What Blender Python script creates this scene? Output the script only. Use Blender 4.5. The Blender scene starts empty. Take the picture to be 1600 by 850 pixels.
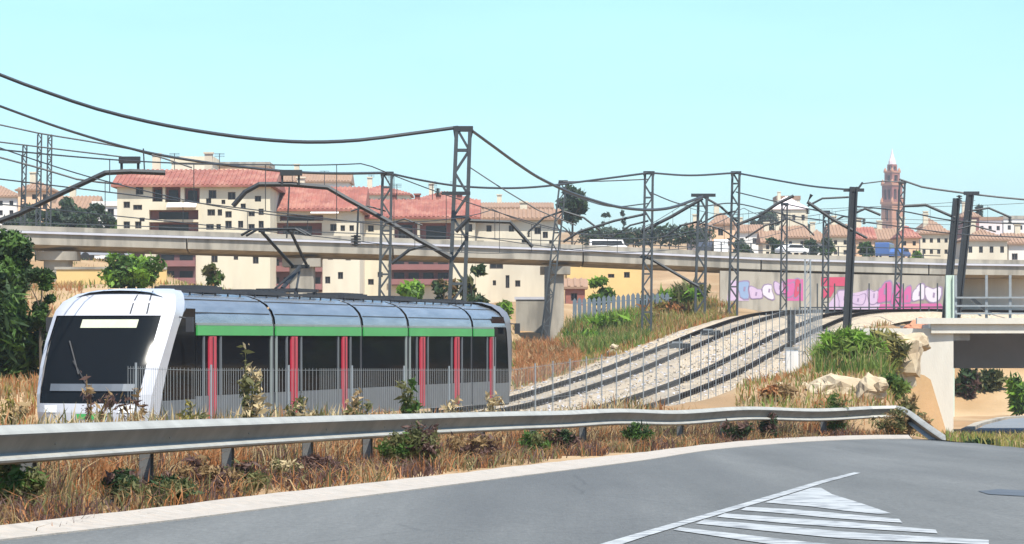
import bpy, math, random
import numpy as np
from mathutils import Vector, Matrix
random.seed(7); rng = np.random.default_rng(7)
SC = bpy.context.scene
COL = SC.collection
R = math.radians

# ------------------------------------------------------------------ camera, sky, sun, exposure
F = 5000.0; H0 = 530.0; ZE = 3.0              # focal length in photo pixels, horizon row, eye height
cam_d = bpy.data.cameras.new('camera'); cam = bpy.data.objects.new('camera', cam_d); COL.objects.link(cam)
cam.location = (0, 0, ZE); cam.rotation_euler = (R(90), 0, 0)
cam_d.sensor_width = 36; cam_d.lens = F / 1600 * 36
cam_d.shift_y = (H0 - 425) / 1600
cam_d.clip_end = 20000; cam_d.clip_start = 0.1
SC.camera = cam

SUN = Vector((0.22, -0.42, 0.88)).normalized()
W = bpy.data.worlds.new('World'); SC.world = W; W.use_nodes = True
wn = W.node_tree; bg = wn.nodes['Background']
sky = wn.nodes.new('ShaderNodeTexSky'); sky.sky_type = 'NISHITA'; sky.sun_disc = False
sky.sun_elevation = math.asin(SUN.z); sky.sun_rotation = math.atan2(SUN.x, SUN.y)
sky.dust_density = 1.0; sky.ozone_density = 2.0; sky.air_density = 1.0
tint = wn.nodes.new('ShaderNodeMix'); tint.data_type = 'RGBA'; tint.blend_type = 'MULTIPLY'
tint.inputs[0].default_value = 1.0
tint.inputs[7].default_value = (0.79, 1.08, 1.20, 1)
veil = wn.nodes.new('ShaderNodeTexNoise'); veil.inputs['Scale'].default_value = 9; veil.inputs['Detail'].default_value = 5      # very thin high cloud
vm = wn.nodes.new('ShaderNodeMapping'); vm.inputs['Scale'].default_value = (1, 1, 5); vt = wn.nodes.new('ShaderNodeTexCoord')
vr = wn.nodes.new('ShaderNodeMapRange'); vr.inputs[1].default_value = .3; vr.inputs[2].default_value = .75; vr.inputs[3].default_value = .97; vr.inputs[4].default_value = 1.06
vx = wn.nodes.new('ShaderNodeMix'); vx.data_type = 'RGBA'; vx.blend_type = 'MULTIPLY'; vx.inputs[0].default_value = 1
wn.links.new(vt.outputs['Generated'], vm.inputs[0]); wn.links.new(vm.outputs[0], veil.inputs['Vector']); wn.links.new(veil.outputs['Fac'], vr.inputs[0])
wn.links.new(sky.outputs[0], vx.inputs[6]); wn.links.new(vr.outputs[0], vx.inputs[7]); wn.links.new(vx.outputs[2], tint.inputs[6]); wn.links.new(tint.outputs[2], bg.inputs[0])
bg.inputs[1].default_value = 0.096
sun_d = bpy.data.lights.new('sun', 'SUN'); sun_d.energy = 4.6; sun_d.angle = R(0.5); sun_d.color = (1, 0.95, 0.86)
sun = bpy.data.objects.new('sun', sun_d); COL.objects.link(sun); sun.location = (15, -30, 60)
sun.rotation_euler = (-SUN).to_track_quat('-Z', 'Y').to_euler()
SC.view_settings.view_transform = 'Standard'; SC.view_settings.look = 'None'
SC.view_settings.gamma = 1; SC.view_settings.use_curve_mapping = False
SC.view_settings.exposure = 0.97

def at(px, py, Y):
    return Vector(((px - 800) * Y / F, Y, ZE + (H0 - py) * Y / F))
def ax(px, Y): return (px - 800) * Y / F

# ------------------------------------------------------------------ materials
MATS = {}
def mat(name, c1, c2=None, rough=0.8, metal=0.0, scale=3.0, spec=0.5, bump=0.0, bscale=40.0, mid=0.5, c3=None, s3=0.4, coords='Object', width=0.25, stretch=None):
    m = bpy.data.materials.new(name); m.use_nodes = True; MATS[name] = m
    nt = m.node_tree; b = nt.nodes['Principled BSDF']
    b.inputs['Roughness'].default_value = rough; b.inputs['Metallic'].default_value = metal
    b.inputs['Specular IOR Level'].default_value = spec
    b.inputs['Base Color'].default_value = (*c1, 1)
    tc = nt.nodes.new('ShaderNodeTexCoord')
    src = tc.outputs[coords]
    if stretch:
        mp = nt.nodes.new('ShaderNodeMapping'); mp.inputs['Scale'].default_value = stretch
        nt.links.new(src, mp.inputs[0]); src = mp.outputs[0]
    if c2 is not None:
        n = nt.nodes.new('ShaderNodeTexNoise'); n.inputs['Scale'].default_value = scale; n.inputs['Detail'].default_value = 6
        n.inputs['Roughness'].default_value = 0.62
        r = nt.nodes.new('ShaderNodeValToRGB')
        r.color_ramp.elements[0].position = mid - width; r.color_ramp.elements[1].position = mid + width
        r.color_ramp.elements[0].color = (*c1, 1); r.color_ramp.elements[1].color = (*c2, 1)
        nt.links.new(src, n.inputs['Vector']); nt.links.new(n.outputs['Fac'], r.inputs[0])
        out = r.outputs[0]
        if c3 is not None:
            n3 = nt.nodes.new('ShaderNodeTexNoise'); n3.inputs['Scale'].default_value = s3; n3.inputs['Detail'].default_value = 4
            r3 = nt.nodes.new('ShaderNodeValToRGB'); r3.color_ramp.elements[0].position = .47; r3.color_ramp.elements[1].position = .66
            r3.color_ramp.elements[0].color = (0, 0, 0, 1); r3.color_ramp.elements[1].color = (1, 1, 1, 1)
            mx = nt.nodes.new('ShaderNodeMix'); mx.data_type = 'RGBA'
            nt.links.new(src, n3.inputs['Vector']); nt.links.new(n3.outputs['Fac'], r3.inputs[0])
            nt.links.new(r3.outputs[0], mx.inputs[0]); nt.links.new(out, mx.inputs[6]); mx.inputs[7].default_value = (*c3, 1)
            out = mx.outputs[2]
        nt.links.new(out, b.inputs['Base Color'])
    if bump:
        n2 = nt.nodes.new('ShaderNodeTexNoise'); n2.inputs['Scale'].default_value = bscale; n2.inputs['Detail'].default_value = 4
        bp = nt.nodes.new('ShaderNodeBump'); bp.inputs['Strength'].default_value = bump; bp.inputs['Distance'].default_value = 0.05
        nt.links.new(src, n2.inputs['Vector']); nt.links.new(n2.outputs['Fac'], bp.inputs['Height']); nt.links.new(bp.outputs[0], b.inputs['Normal'])
    return m
def leaf(name, c1, c2, tr=0.35, scale=2.0):
    m = mat(name, c1, c2, rough=0.6, spec=0.25, scale=scale)
    nt = m.node_tree; b = nt.nodes['Principled BSDF']; o = nt.nodes['Material Output']
    t = nt.nodes.new('ShaderNodeBsdfTranslucent'); mx = nt.nodes.new('ShaderNodeMixShader'); mx.inputs[0].default_value = tr
    for l in nt.links:
        if l.to_socket == b.inputs['Base Color']:
            nt.links.new(l.from_socket, t.inputs[0]); break
    nt.links.new(b.outputs[0], mx.inputs[1]); nt.links.new(t.outputs[0], mx.inputs[2]); nt.links.new(mx.outputs[0], o.inputs[0])
    return m

mat('ground', (.29, .17, .08), (.19, .125, .055), rough=.95, scale=.35, bump=.6, bscale=6, c3=(.36, .25, .14), s3=.12)
mat('asphalt', (.066, .067, .063), (.132, .133, .126), rough=.85, scale=.7, bump=.25, bscale=45, c3=(.074, .075, .072), s3=.42, width=.24, stretch=(1, .07, 1))
def asphalt_nodes():
    m = MATS['asphalt']; nt = m.node_tree; b = nt.nodes['Principled BSDF']; src = [l.from_socket for l in nt.links if l.to_socket == b.inputs['Base Color']][0]
    tc = nt.nodes['Texture Coordinate']
    sp = nt.nodes.new('ShaderNodeTexNoise'); sp.inputs['Scale'].default_value = 17; sp.inputs['Detail'].default_value = 5; sp.inputs['Roughness'].default_value = .8
    rp = nt.nodes.new('ShaderNodeMapRange'); rp.inputs[1].default_value = .3; rp.inputs[2].default_value = .7; rp.inputs[3].default_value = .62; rp.inputs[4].default_value = 1.38
    mx = nt.nodes.new('ShaderNodeMix'); mx.data_type = 'RGBA'; mx.blend_type = 'MULTIPLY'; mx.inputs[0].default_value = 1
    nt.links.new(tc.outputs['Object'], sp.inputs['Vector']); nt.links.new(sp.outputs['Fac'], rp.inputs[0]); nt.links.new(src, mx.inputs[6]); nt.links.new(rp.outputs[0], mx.inputs[7])
    vo = nt.nodes.new('ShaderNodeTexVoronoi'); vo.feature = 'DISTANCE_TO_EDGE'; vo.inputs['Scale'].default_value = .22
    ns = nt.nodes.new('ShaderNodeTexNoise'); ns.inputs['Scale'].default_value = .9; ns.inputs['Detail'].default_value = 5
    ad = nt.nodes.new('ShaderNodeMix'); ad.data_type = 'RGBA'; ad.inputs[0].default_value = .12; nt.links.new(tc.outputs['Object'], ad.inputs[6]); nt.links.new(ns.outputs['Color'], ad.inputs[7]); nt.links.new(tc.outputs['Object'], ns.inputs['Vector'])
    nt.links.new(ad.outputs[2], vo.inputs['Vector'])
    cr = nt.nodes.new('ShaderNodeMapRange'); cr.inputs[1].default_value = .0; cr.inputs[2].default_value = .006; cr.inputs[3].default_value = .78; cr.inputs[4].default_value = 1
    nt.links.new(vo.outputs['Distance'], cr.inputs[0])
    m3 = nt.nodes.new('ShaderNodeMix'); m3.data_type = 'RGBA'; m3.blend_type = 'MULTIPLY'; m3.inputs[0].default_value = 1
    nt.links.new(mx.outputs[2], m3.inputs[6]); nt.links.new(cr.outputs[0], m3.inputs[7]); nt.links.new(m3.outputs[2], b.inputs['Base Color'])
asphalt_nodes()
mat('asphalt_low', (.12, .135, .15), (.16, .175, .19), rough=.8, scale=.8)
mat('patch_dark', (.05, .054, .06), (.08, .085, .09), rough=.6, scale=3)
mat('paint', (.36, .37, .37), (.24, .25, .25), rough=.75, scale=2.2, c3=(.145, .15, .155), s3=5, mid=.55)
mat('gutter', (.36, .325, .285), (.25, .22, .185), rough=.85, scale=5, bump=.2, bscale=30, c3=(.34, .29, .24), s3=9)
mat('concrete', (.35, .32, .265), (.25, .225, .185), rough=.9, scale=.7, bump=.15, bscale=14, c3=(.17, .155, .13), s3=.9, stretch=(1, 1, .25))
mat('concrete_pale', (.56, .53, .46), (.46, .43, .37), rough=.9, scale=.9, bump=.15, bscale=14, stretch=(1.5, 1.5, .35))
mat('concrete_dark', (.46, .46, .50), (.37, .37, .41), rough=.9, scale=.7, bump=.1)
mat('ballast', (.47, .385, .28), (.28, .22, .15), rough=.95, scale=6, width=.16, bump=1.0, bscale=11, c3=(.36, .285, .20), s3=.5)
mat('sleeper', (.47, .41, .33), (.36, .31, .25), rough=.9, scale=2)
mat('rail_steel', (.010, .008, .007), (.02, .015, .012), rough=.85, spec=.1, scale=5)
mat('galv_lit', (.37, .36, .32), (.25, .24, .21), rough=.55, metal=.1, scale=2)  # lighter copy of the beam steel with the sunlight painted in
mat('galv', (.17, .165, .145), (.09, .088, .08), rough=.6, metal=.1, scale=2.5, bump=.05)  # beam face steel, darkened to paint in its shade
mat('post_dull', (.13, .13, .125), (.085, .085, .08), rough=.7, scale=3)
mat('galv_dull', (.30, .31, .31), (.21, .22, .22), rough=.6, metal=.4, scale=2)
mat('fence_blue', (.125, .155, .18), (.085, .11, .13), rough=.7, scale=2)
mat('fence_grey', (.27, .29, .30), (.19, .21, .22), rough=.6, metal=.2, scale=3)
mat('mast_grey', (.065, .075, .08), (.04, .046, .05), rough=.6, metal=.3, scale=2)
mat('mast_dark', (.018, .021, .024), (.032, .035, .038), rough=.6, metal=.2, scale=2)
mat('wire', (.03, .033, .036), rough=.6)
mat('insulator', (.03, .028, .028), rough=.3)
mat('pale_green', (.48, .56, .47), (.40, .48, .40), rough=.7, scale=2)
# tram
mat('tram_white', (.45, .45, .47), (.36, .36, .39), rough=.28, scale=.6, spec=.5)
mat('tram_silver', (.40, .42, .44), (.17, .185, .20), rough=.27, metal=.6, scale=1.3, stretch=(.45, 1, 3.5), width=.3)  # mottled reflections on the roof painted into the colour as noise
mat('tram_grey', (.16, .16, .175), (.12, .12, .13), rough=.35, scale=1)
mat('tram_green', (.05, .33, .08), (.04, .26, .065), rough=.35, scale=1.2)
mat('tram_dark', (.02, .021, .024), (.03, .03, .034), rough=.6, scale=3)
mat('tram_red', (.44, .025, .05), (.34, .02, .04), rough=.35, scale=2)
mat('tram_skirt', (.13, .14, .155), (.085, .095, .105), rough=.4, metal=.3, scale=1.5)
mat('tram_post', (.27, .30, .29), (.20, .23, .225), rough=.4, metal=.3, scale=2)
mat('display', (.46, .46, .34), (.38, .38, .28), rough=.3, scale=8)
mat('lamp_glass', (.75, .77, .78), rough=.1)
mat('rubber', (.015, .015, .016), rough=.7)
# buildings
mat('cream', (.60, .54, .41), (.52, .46, .34), rough=.9, scale=.5, c3=(.47, .42, .32), s3=.55, stretch=(1, 1, .25))
mat('cream_pale', (.60, .55, .44), (.52, .47, .37), rough=.9, scale=.4, c3=(.48, .43, .34), s3=.5, stretch=(1, 1, .25))
mat('ochre', (.62, .43, .18), (.52, .36, .15), rough=.9, scale=.5)
mat('peach', (.66, .44, .28), (.58, .38, .24), rough=.9, scale=.4)
mat('white_wall', (.64, .62, .58), (.56, .53, .50), rough=.9, scale=.4)
mat('pinkish', (.64, .55, .54), (.58, .50, .50), rough=.9, scale=.4)
mat('maroon_dark', (.15, .07, .065), (.11, .05, .048), rough=.85, scale=.6)
mat('maroon', (.24, .105, .10), (.18, .08, .075), rough=.85, scale=.6)
mat('roof_red', (.29, .095, .068), (.17, .058, .044), rough=.85, scale=1.0, c3=(.31, .14, .10), s3=.6)
mat('roof_brown', (.28, .17, .11), (.21, .13, .085), rough=.9, scale=.8)
mat('window_dark', (.014, .015, .018), rough=.15, spec=.3)
mat('frame_dark', (.06, .045, .04), rough=.6)
mat('awning', (.70, .62, .58), (.62, .55, .52), rough=.8, scale=2)
mat('brick_red', (.22, .07, .05), (.16, .05, .04), rough=.9, scale=.35, c3=(.28, .11, .07), s3=.15)
mat('brick_orange', (.42, .20, .11), (.32, .14, .08), rough=.9, scale=.35)
mat('spire', (.66, .56, .55), (.58, .46, .46), rough=.6, scale=.4)
mat('stone_pale', (.46, .38, .265), (.29, .22, .135), rough=.95, scale=1.1, bump=.7, bscale=3, c3=(.34, .26, .17), s3=1.6)
mat('rust_stone', (.46, .20, .11), (.36, .15, .09), rough=.95, scale=1.4, bump=.5, bscale=4)
mat('graf_pink', (.42, .09, .23), rough=.7); mat('graf_red', (.40, .05, .10), rough=.7)
mat('graf_white', (.50, .46, .50), rough=.7); mat('graf_lav', (.46, .34, .44), (.38, .30, .42), rough=.7, scale=2)
mat('graf_line', (.22, .16, .25), rough=.7); mat('graf_blue', (.20, .27, .40), rough=.7)
mat('car_white', (.80, .80, .80), rough=.25); mat('car_blue', (.06, .12, .30), rough=.25); mat('car_grey', (.30, .32, .36), rough=.25)
mat('car_dark', (.05, .055, .07), rough=.25)
# plants
leaf('leaf_dark', (.022, .048, .018), (.045, .075, .025))
leaf('leaf_mid', (.05, .11, .022), (.09, .15, .03))
leaf('leaf_lime', (.12, .24, .02), (.18, .30, .035))
leaf('leaf_olive', (.09, .10, .035), (.16, .15, .06))
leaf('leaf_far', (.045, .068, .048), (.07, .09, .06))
leaf('leaf_dry', (.30, .20, .09), (.22, .14, .07))
leaf('straw', (.42, .30, .155), (.31, .21, .10))
leaf('straw_orange', (.40, .18, .07), (.29, .12, .045))
leaf('straw_pale', (.50, .40, .23), (.40, .31, .17))
leaf('straw_purple', (.13, .075, .06), (.09, .05, .042))
leaf('grass_green', (.11, .17, .03), (.17, .22, .05))
leaf('grass_yellow', (.27, .23, .06), (.22, .19, .055))
mat('bark', (.10, .075, .05), (.06, .045, .03), rough=.95, scale=6)

def glassy(name, col, refl, rough):
    m = bpy.data.materials.new(name); m.use_nodes = True; MATS[name] = m; nt = m.node_tree; nt.nodes.clear()
    o = nt.nodes.new('ShaderNodeOutputMaterial'); d = nt.nodes.new('ShaderNodeBsdfDiffuse'); g = nt.nodes.new('ShaderNodeBsdfGlossy'); x = nt.nodes.new('ShaderNodeMixShader')
    d.inputs[0].default_value = (*col, 1); g.inputs['Roughness'].default_value = rough; x.inputs[0].default_value = refl
    nt.links.new(d.outputs[0], x.inputs[1]); nt.links.new(g.outputs[0], x.inputs[2]); nt.links.new(x.outputs[0], o.inputs[0])
glassy('tram_glass', (.006, .007, .009), .055, .05)
glassy('windscreen_glass', (.006, .007, .008), .018, .12)

# ------------------------------------------------------------------ helpers
def tag(o, label=None, cat=None, group=None, kind=None):
    if label: o['label'] = label
    if cat: o['category'] = cat
    if group: o['group'] = group
    if kind: o['kind'] = kind
    return o
def empty(name, loc, rz=0, label=None, cat=None, group=None):
    o = bpy.data.objects.new(name, None); COL.objects.link(o); o.location = loc; o.rotation_euler = (0, 0, rz)
    o.empty_display_size = .3
    return tag(o, label, cat, group)
class MB:
    def __init__(s): s.v = []; s.f = []; s.m = []
    def add(s, vs, fs, m=0):
        b = len(s.v); s.v += [tuple(p) for p in vs]; s.f += [tuple(i + b for i in f) for f in fs]; s.m += [m] * len(fs); return s
    def box(s, c, d, m=0, rz=0, M=None):
        hx, hy, hz = d[0] / 2, d[1] / 2, d[2] / 2
        vs = [Vector((x, y, z)) for z in (-hz, hz) for x, y in ((-hx, -hy), (hx, -hy), (hx, hy), (-hx, hy))]
        if M is None: M = Matrix.Rotation(rz, 3, 'Z')
        vs = [M @ v + Vector(c) for v in vs]
        return s.add(vs, [(3, 2, 1, 0), (4, 5, 6, 7), (0, 1, 5, 4), (1, 2, 6, 5), (2, 3, 7, 6), (3, 0, 4, 7)], m)
    def span(s, x0, x1, y0, y1, z0, z1, m=0):
        return s.box(((x0 + x1) / 2, (y0 + y1) / 2, (z0 + z1) / 2), (x1 - x0, y1 - y0, z1 - z0), m)
    def tube(s, pts, r, n=6, m=0, cap=True):
        pts = [Vector(p) for p in pts]; rs = r if isinstance(r, (list, tuple)) else [r] * len(pts)
        rings = []; b = len(s.v)
        for i, p in enumerate(pts):
            d = (pts[min(i + 1, len(pts) - 1)] - pts[max(i - 1, 0)]).normalized()
            up = Vector((0, 0, 1)) if abs(d.z) < .95 else Vector((0, 1, 0))
            a = d.cross(up).normalized(); c = d.cross(a)
            for k in range(n):
                t = 2 * math.pi * k / n; s.v.append(tuple(p + (a * math.cos(t) + c * math.sin(t)) * rs[i]))
        for i in range(len(pts) - 1):
            for k in range(n):
                s.f.append((b + i * n + k, b + i * n + (k + 1) % n, b + (i + 1) * n + (k + 1) % n, b + (i + 1) * n + k)); s.m.append(m)
        if cap:
            s.f.append(tuple(b + k for k in range(n))[::-1]); s.m.append(m)
            e = b + (len(pts) - 1) * n; s.f.append(tuple(e + k for k in range(n))); s.m.append(m)
        return s
    def bar(s, p, q, w, h=None, m=0):                     # rectangular bar between two points
        p = Vector(p); q = Vector(q); h = h or w; d = (q - p); L = d.length; d.normalize()
        up = Vector((0, 0, 1)) if abs(d.z) < .95 else Vector((0, 1, 0))
        a = d.cross(up).normalized(); c = a.cross(d)
        M = Matrix((a, d, c)).transposed()
        return s.box((p + q) / 2, (w, L, h), m, M=M)
    def prism(s, poly, z0, z1, m=0):
        n = len(poly); vs = [(x, y, z0) for x, y in poly] + [(x, y, z1) for x, y in poly]
        fs = [tuple(range(n))[::-1], tuple(range(n, 2 * n))] + [(i, (i + 1) % n, n + (i + 1) % n, n + i) for i in range(n)]
        return s.add(vs, fs, m)
    def extrude_y(s, poly, y0, y1, m=0):                  # poly in x,z
        n = len(poly); vs = [(x, y0, z) for x, z in poly] + [(x, y1, z) for x, z in poly]
        fs = [tuple(range(n)), tuple(range(n, 2 * n))[::-1]] + [((i + 1) % n, i, n + i, n + (i + 1) % n) for i in range(n)]
        return s.add(vs, fs, m)
    def grid(s, rows, m=0, close=False):                  # rows of points
        b = len(s.v); n = len(rows[0])
        for r in rows: s.v += [tuple(p) for p in r]
        for i in range(len(rows) - 1):
            for k in range(n - 1): s.f.append((b + i * n + k, b + i * n + k + 1, b + (i + 1) * n + k + 1, b + (i + 1) * n + k)); s.m.append(m)
        return s
    def mesh(s, name, mats, smooth=False):
        me = bpy.data.meshes.new(name); me.from_pydata(s.v, [], s.f)
        for x in ([mats] if isinstance(mats, str) else mats): me.materials.append(MATS[x])
        if any(s.m): me.polygons.foreach_set('material_index', s.m)
        if smooth: me.polygons.foreach_set('use_smooth', [True] * len(me.polygons))
        me.update(); return me
    def build(s, name, mats, parent=None, smooth=False, kind=None):
        return link(name, s.mesh(name, mats, smooth), parent, kind)
def link(name, me, parent=None, kind=None, loc=None, rz=None):
    o = bpy.data.objects.new(name, me); COL.objects.link(o)
    if parent: o.parent = parent
    if kind: o['kind'] = kind
    if loc is not None: o.location = loc
    if rz is not None: o.rotation_euler = (0, 0, rz)
    return o
def copy_tree(o, parent=None):
    c = o.copy(); COL.objects.link(c)
    if parent: c.parent = parent
    for ch in list(o.children): copy_tree(ch, c)
    return c
def spline(pts, step=.8):                                 # Catmull-Rom through 3-D points
    P = [Vector(p) for p in pts]; P = [2 * P[0] - P[1]] + P + [2 * P[-1] - P[-2]]
    out = []
    for i in range(1, len(P) - 2):
        n = max(1, int((P[i + 1] - P[i]).length / step))
        for k in range(n):
            t = k / n; a, b, c, d = P[i - 1], P[i], P[i + 1], P[i + 2]
            out.append(.5 * ((2 * b) + (c - a) * t + (2 * a - 5 * b + 4 * c - d) * t * t + (3 * b - a - 3 * c + d) * t ** 3))
    out.append(P[-2]); return out
def offset(pts, d, dz=0):                                 # to the right of the travel direction
    out = []
    for i, p in enumerate(pts):
        t = pts[min(i + 1, len(pts) - 1)] - pts[max(i - 1, 0)]; t.z = 0; t.normalize()
        out.append(Vector((p.x + t.y * d, p.y - t.x * d, p.z + dz)))
    return out
def sst(a, b, x):
    t = np.clip((x - a) / (b - a), 0, 1); return t * t * (3 - 2 * t)

# ------------------------------------------------------------------ the lie of the land
def zr(X, Y):                                             # road surface
    return 2.05 - .0184 * Y - np.clip(.14 * (X - 9.8), 0, .5)
def road_pt(px, py):
    Y = 4750.0 / (py - 622); return Vector((ax(px, Y), Y, 2.05 - .0184 * Y))
inner = [road_pt(*p) for p in ((-160, 866), (0, 845), (270, 814), (537, 780), (770, 750), (1000, 720.5), (1112, 703.5), (1225, 693), (1300, 688.5), (1375, 686), (1425, 685.8))]
outer = [road_pt(*p) for p in ((-160, 848), (0, 829), (202, 803), (388, 778), (537, 761), (702, 743), (837, 726), (1040, 704), (1150, 691), (1262, 685), (1375, 682.5), (1415, 682.6))]
t0 = (inner[0] - inner[1]).normalized()
inner = [inner[0] + t0 * 40] + inner; outer = [outer[0] + t0 * 40] + outer
right_edge = [Vector((9.8, 73, 0)), Vector((10.7, 70, 0)), Vector((11.1, 69, 0)), Vector((13.5, 65.5, 0)), Vector((18, 61, 0)), Vector((30, 55, 0)), Vector((60, 50, 0))]
inner_s = spline(inner, 1.0); outer_s = spline(outer, 1.0)
RE = outer_s + [Vector((9.8, 76.0, 0))] + right_edge
road_poly = np.array([(p.x, p.y) for p in RE] + [(60, -60), (-25, -60)])
def seg_dist(X, Y, poly, closed=False):
    P = np.asarray(poly); Q = np.roll(P, -1, 0)
    if not closed: P = P[:-1]; Q = Q[:-1]
    best = np.full(X.shape, 1e9); bi = np.zeros(X.shape, int); bt = np.zeros(X.shape)
    for i, (p, q) in enumerate(zip(P, Q)):
        d = q - p; L = d @ d + 1e-9
        t = np.clip(((X - p[0]) * d[0] + (Y - p[1]) * d[1]) / L, 0, 1)
        dd = np.hypot(X - p[0] - t * d[0], Y - p[1] - t * d[1])
        m = dd < best; best = np.where(m, dd, best); bi = np.where(m, i, bi); bt = np.where(m, t, bt)
    return best, bi, bt
def inside(X, Y, poly):
    P = np.asarray(poly); Q = np.roll(P, -1, 0); r = np.zeros(X.shape, bool)
    for p, q in zip(P, Q):
        c = ((p[1] > Y) != (q[1] > Y))
        with np.errstate(all='ignore'):
            xi = (q[0] - p[0]) * (Y - p[1]) / (q[1] - p[1] + 1e-12) + p[0]
        r ^= c & (X < xi)
    return r
TH = math.atan2(8.27, 32.5)                                # tram heading from +Y towards +X
TF = Vector((-9.50, 71.5, .76))                            # tram nose on the rails
tdir = Vector((math.sin(TH), math.cos(TH), 0))
trackA = spline([TF - tdir * 55, TF - tdir * 20, TF, TF + tdir * 16, Vector((-1.08, 104, .74)), at(930, 590, 124), at(1040, 548, 145), at(1130, 511, 162),
                 at(1205, 489, 174), at(1300, 484, 182), at(1500, 486, 188), at(1750, 487, 190), at(2300, 490, 190)], 1.0)
trackB = offset(trackA, 4.2, 0)
PA = np.array([(p.x, p.y, p.z) for p in trackA]); PB = np.array([(p.x, p.y, p.z) for p in trackB])
CP = [at(*c) for c in ((20, 590, 95), (30, 520, 125), (120, 452, 150), (210, 445, 165), (90, 442, 195), (100, 408, 235), (470, 474, 208), (600, 476, 215), (330, 462, 200),
      (750, 485, 222), (868, 548, 225), (820, 512, 235), (400, 470, 285), (120, 440, 285), (650, 470, 300), (820, 472, 262), (850, 572, 150), (820, 600, 130), (900, 545, 170), (1000, 498, 190), (1100, 478, 206), (960, 500, 215),
      (1130, 486, 222), (1300, 490, 205), (1480, 490, 210), (1300, 489, 235), (1490, 486, 240), (1300, 640, 85), (1290, 592, 105), (1320, 555, 125), (1335, 512, 150), (1400, 505, 170), (1390, 560, 120), (1420, 506, 148),
      (868, 553, 190), (850, 556, 205), (908, 506, 200), (960, 502, 199), (1000, 498, 199), (830, 555, 200), (868, 552, 215), (838, 545, 226), (800, 552, 180), (790, 548, 205), (1000, 400, 420), (1250, 405, 420), (1500, 415, 420), (800, 400, 500), (500, 380, 520), (100, 350, 520), (-100, 352, 520), (1200, 372, 800), (1500, 386, 800), (1400, 367, 1200), (1100, 362, 1000), (900, 360, 900), (600, 350, 1000), (200, 340, 1000))]
CP += [Vector(c) for c in ((-60, 60, 1.5), (-25, 60, 1.0), (-30, 20, 2.0), (-18, 90, 1.3), (60, 60, .5), (60, 120, -.5), (-60, 130, 4), (-80, 200, 8), (90, 210, 4.5), (-300, 600, 28), (300, 600, 20), (-700, 1000, 45), (700, 1000, 35), (0, 1600, 44), (500, 1600, 44), (-800, 2000, 45),
       (0, 2600, 25), (900, 2600, 25), (0, 5000, 0), (3000, 3000, 10), (-3000, 3000, 10), (2500, 0, 0), (-2500, 0, 0), (0, -2500, 0), (40, -40, 2.6), (-40, -40, 2.6), (300, 100, 0), (-300, 100, 3))]
CPa = np.array([tuple(c) for c in CP])
def G(X, Y):
    X = np.asarray(X, float); Y = np.asarray(Y, float); sh = X.shape; X = X.ravel(); Y = Y.ravel()
    num = np.zeros(X.shape); den = np.zeros(X.shape)
    for cx, cy, cz in CPa:
        d2 = ((X - cx) * 2.2) ** 2 + (Y - cy) ** 2 + 2.0
        w = d2 ** -1.7; num += w * cz; den += w
    z = num / den
    # cutting for the lower road under the bridge
    zc = np.interp(Y, [70, 84, 100, 126, 172, 184, 205], [.66, .35, -.25, -1.05, -1.05, 4.2, 4.4])
    f = sst(129.6, 130.4, Y); xa = .113 * np.minimum(Y, 130) * (1 - f) + 17.0 * f; xb = .128 * np.minimum(Y, 130) * (1 - f) + 18.1 * f
    w = sst(xa, xb, X) * sst(70, 80, Y) * (1 - sst(200, 215, Y)) * (1 - sst(60, 90, X))
    z = z * (1 - w) + zc * w
    # road and verge
    d, _, _ = seg_dist(X, Y, road_poly[:len(RE)]); ins = inside(X, Y, road_poly)
    d = np.where(ins, 0, d); w = 1 - sst(3.0, 9.0, d)
    z = z * (1 - w) + (zr(X, Y) - .01) * w
    z = np.where(ins, zr(X, Y) - .12, z)
    # tracks
    near = np.full(X.shape, 1e9); zt = np.zeros(X.shape)
    for P in (PA, PB):
        dd, bi, bt = seg_dist(X, Y, P[:, :2])
        zz = P[bi, 2] * (1 - bt) + P[np.minimum(bi + 1, len(P) - 1), 2] * bt
        m = dd < near; near = np.where(m, dd, near); zt = np.where(m, zz, zt)
    w = (1 - sst(2.4, 5.5, near)); z = z * (1 - w) + (zt - .42) * w
    return z.reshape(sh)
def g1(x, y): return float(G(np.array([x]), np.array([y]))[0])
def gx(px, Y): x = ax(px, Y); return Vector((x, Y, g1(x, Y)))
def axis(lo, hi, step, far, k=1.22):
    a = list(np.arange(lo, hi + 1e-6, step)); s = step
    b = [lo]; 
    while b[-1] > -far: s *= k; b.append(b[-1] - s)
    c = [hi]; s = step
    while c[-1] < far + 500: s *= k; c.append(c[-1] + s)
    return np.array(b[:0:-1] + a + c[1:])
xs = axis(-50, 45, 1.0, 2000); ys = axis(-6, 250, 1.25, 2000)
GX, GY = np.meshgrid(xs, ys); GZ = G(GX, GY) + rng.normal(0, .025, GX.shape)
mb = MB(); nx = len(xs)
me = bpy.data.meshes.new('ground')
fs = [(j * nx + i, j * nx + i + 1, (j + 1) * nx + i + 1, (j + 1) * nx + i) for j in range(len(ys) - 1) for i in range(nx - 1)]
me.from_pydata(np.stack([GX.ravel(), GY.ravel(), GZ.ravel()], 1).tolist(), [], fs)
me.materials.append(MATS['ground']); me.polygons.foreach_set('use_smooth', [True] * len(fs)); me.update()
link('ground', me, kind='structure')

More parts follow.
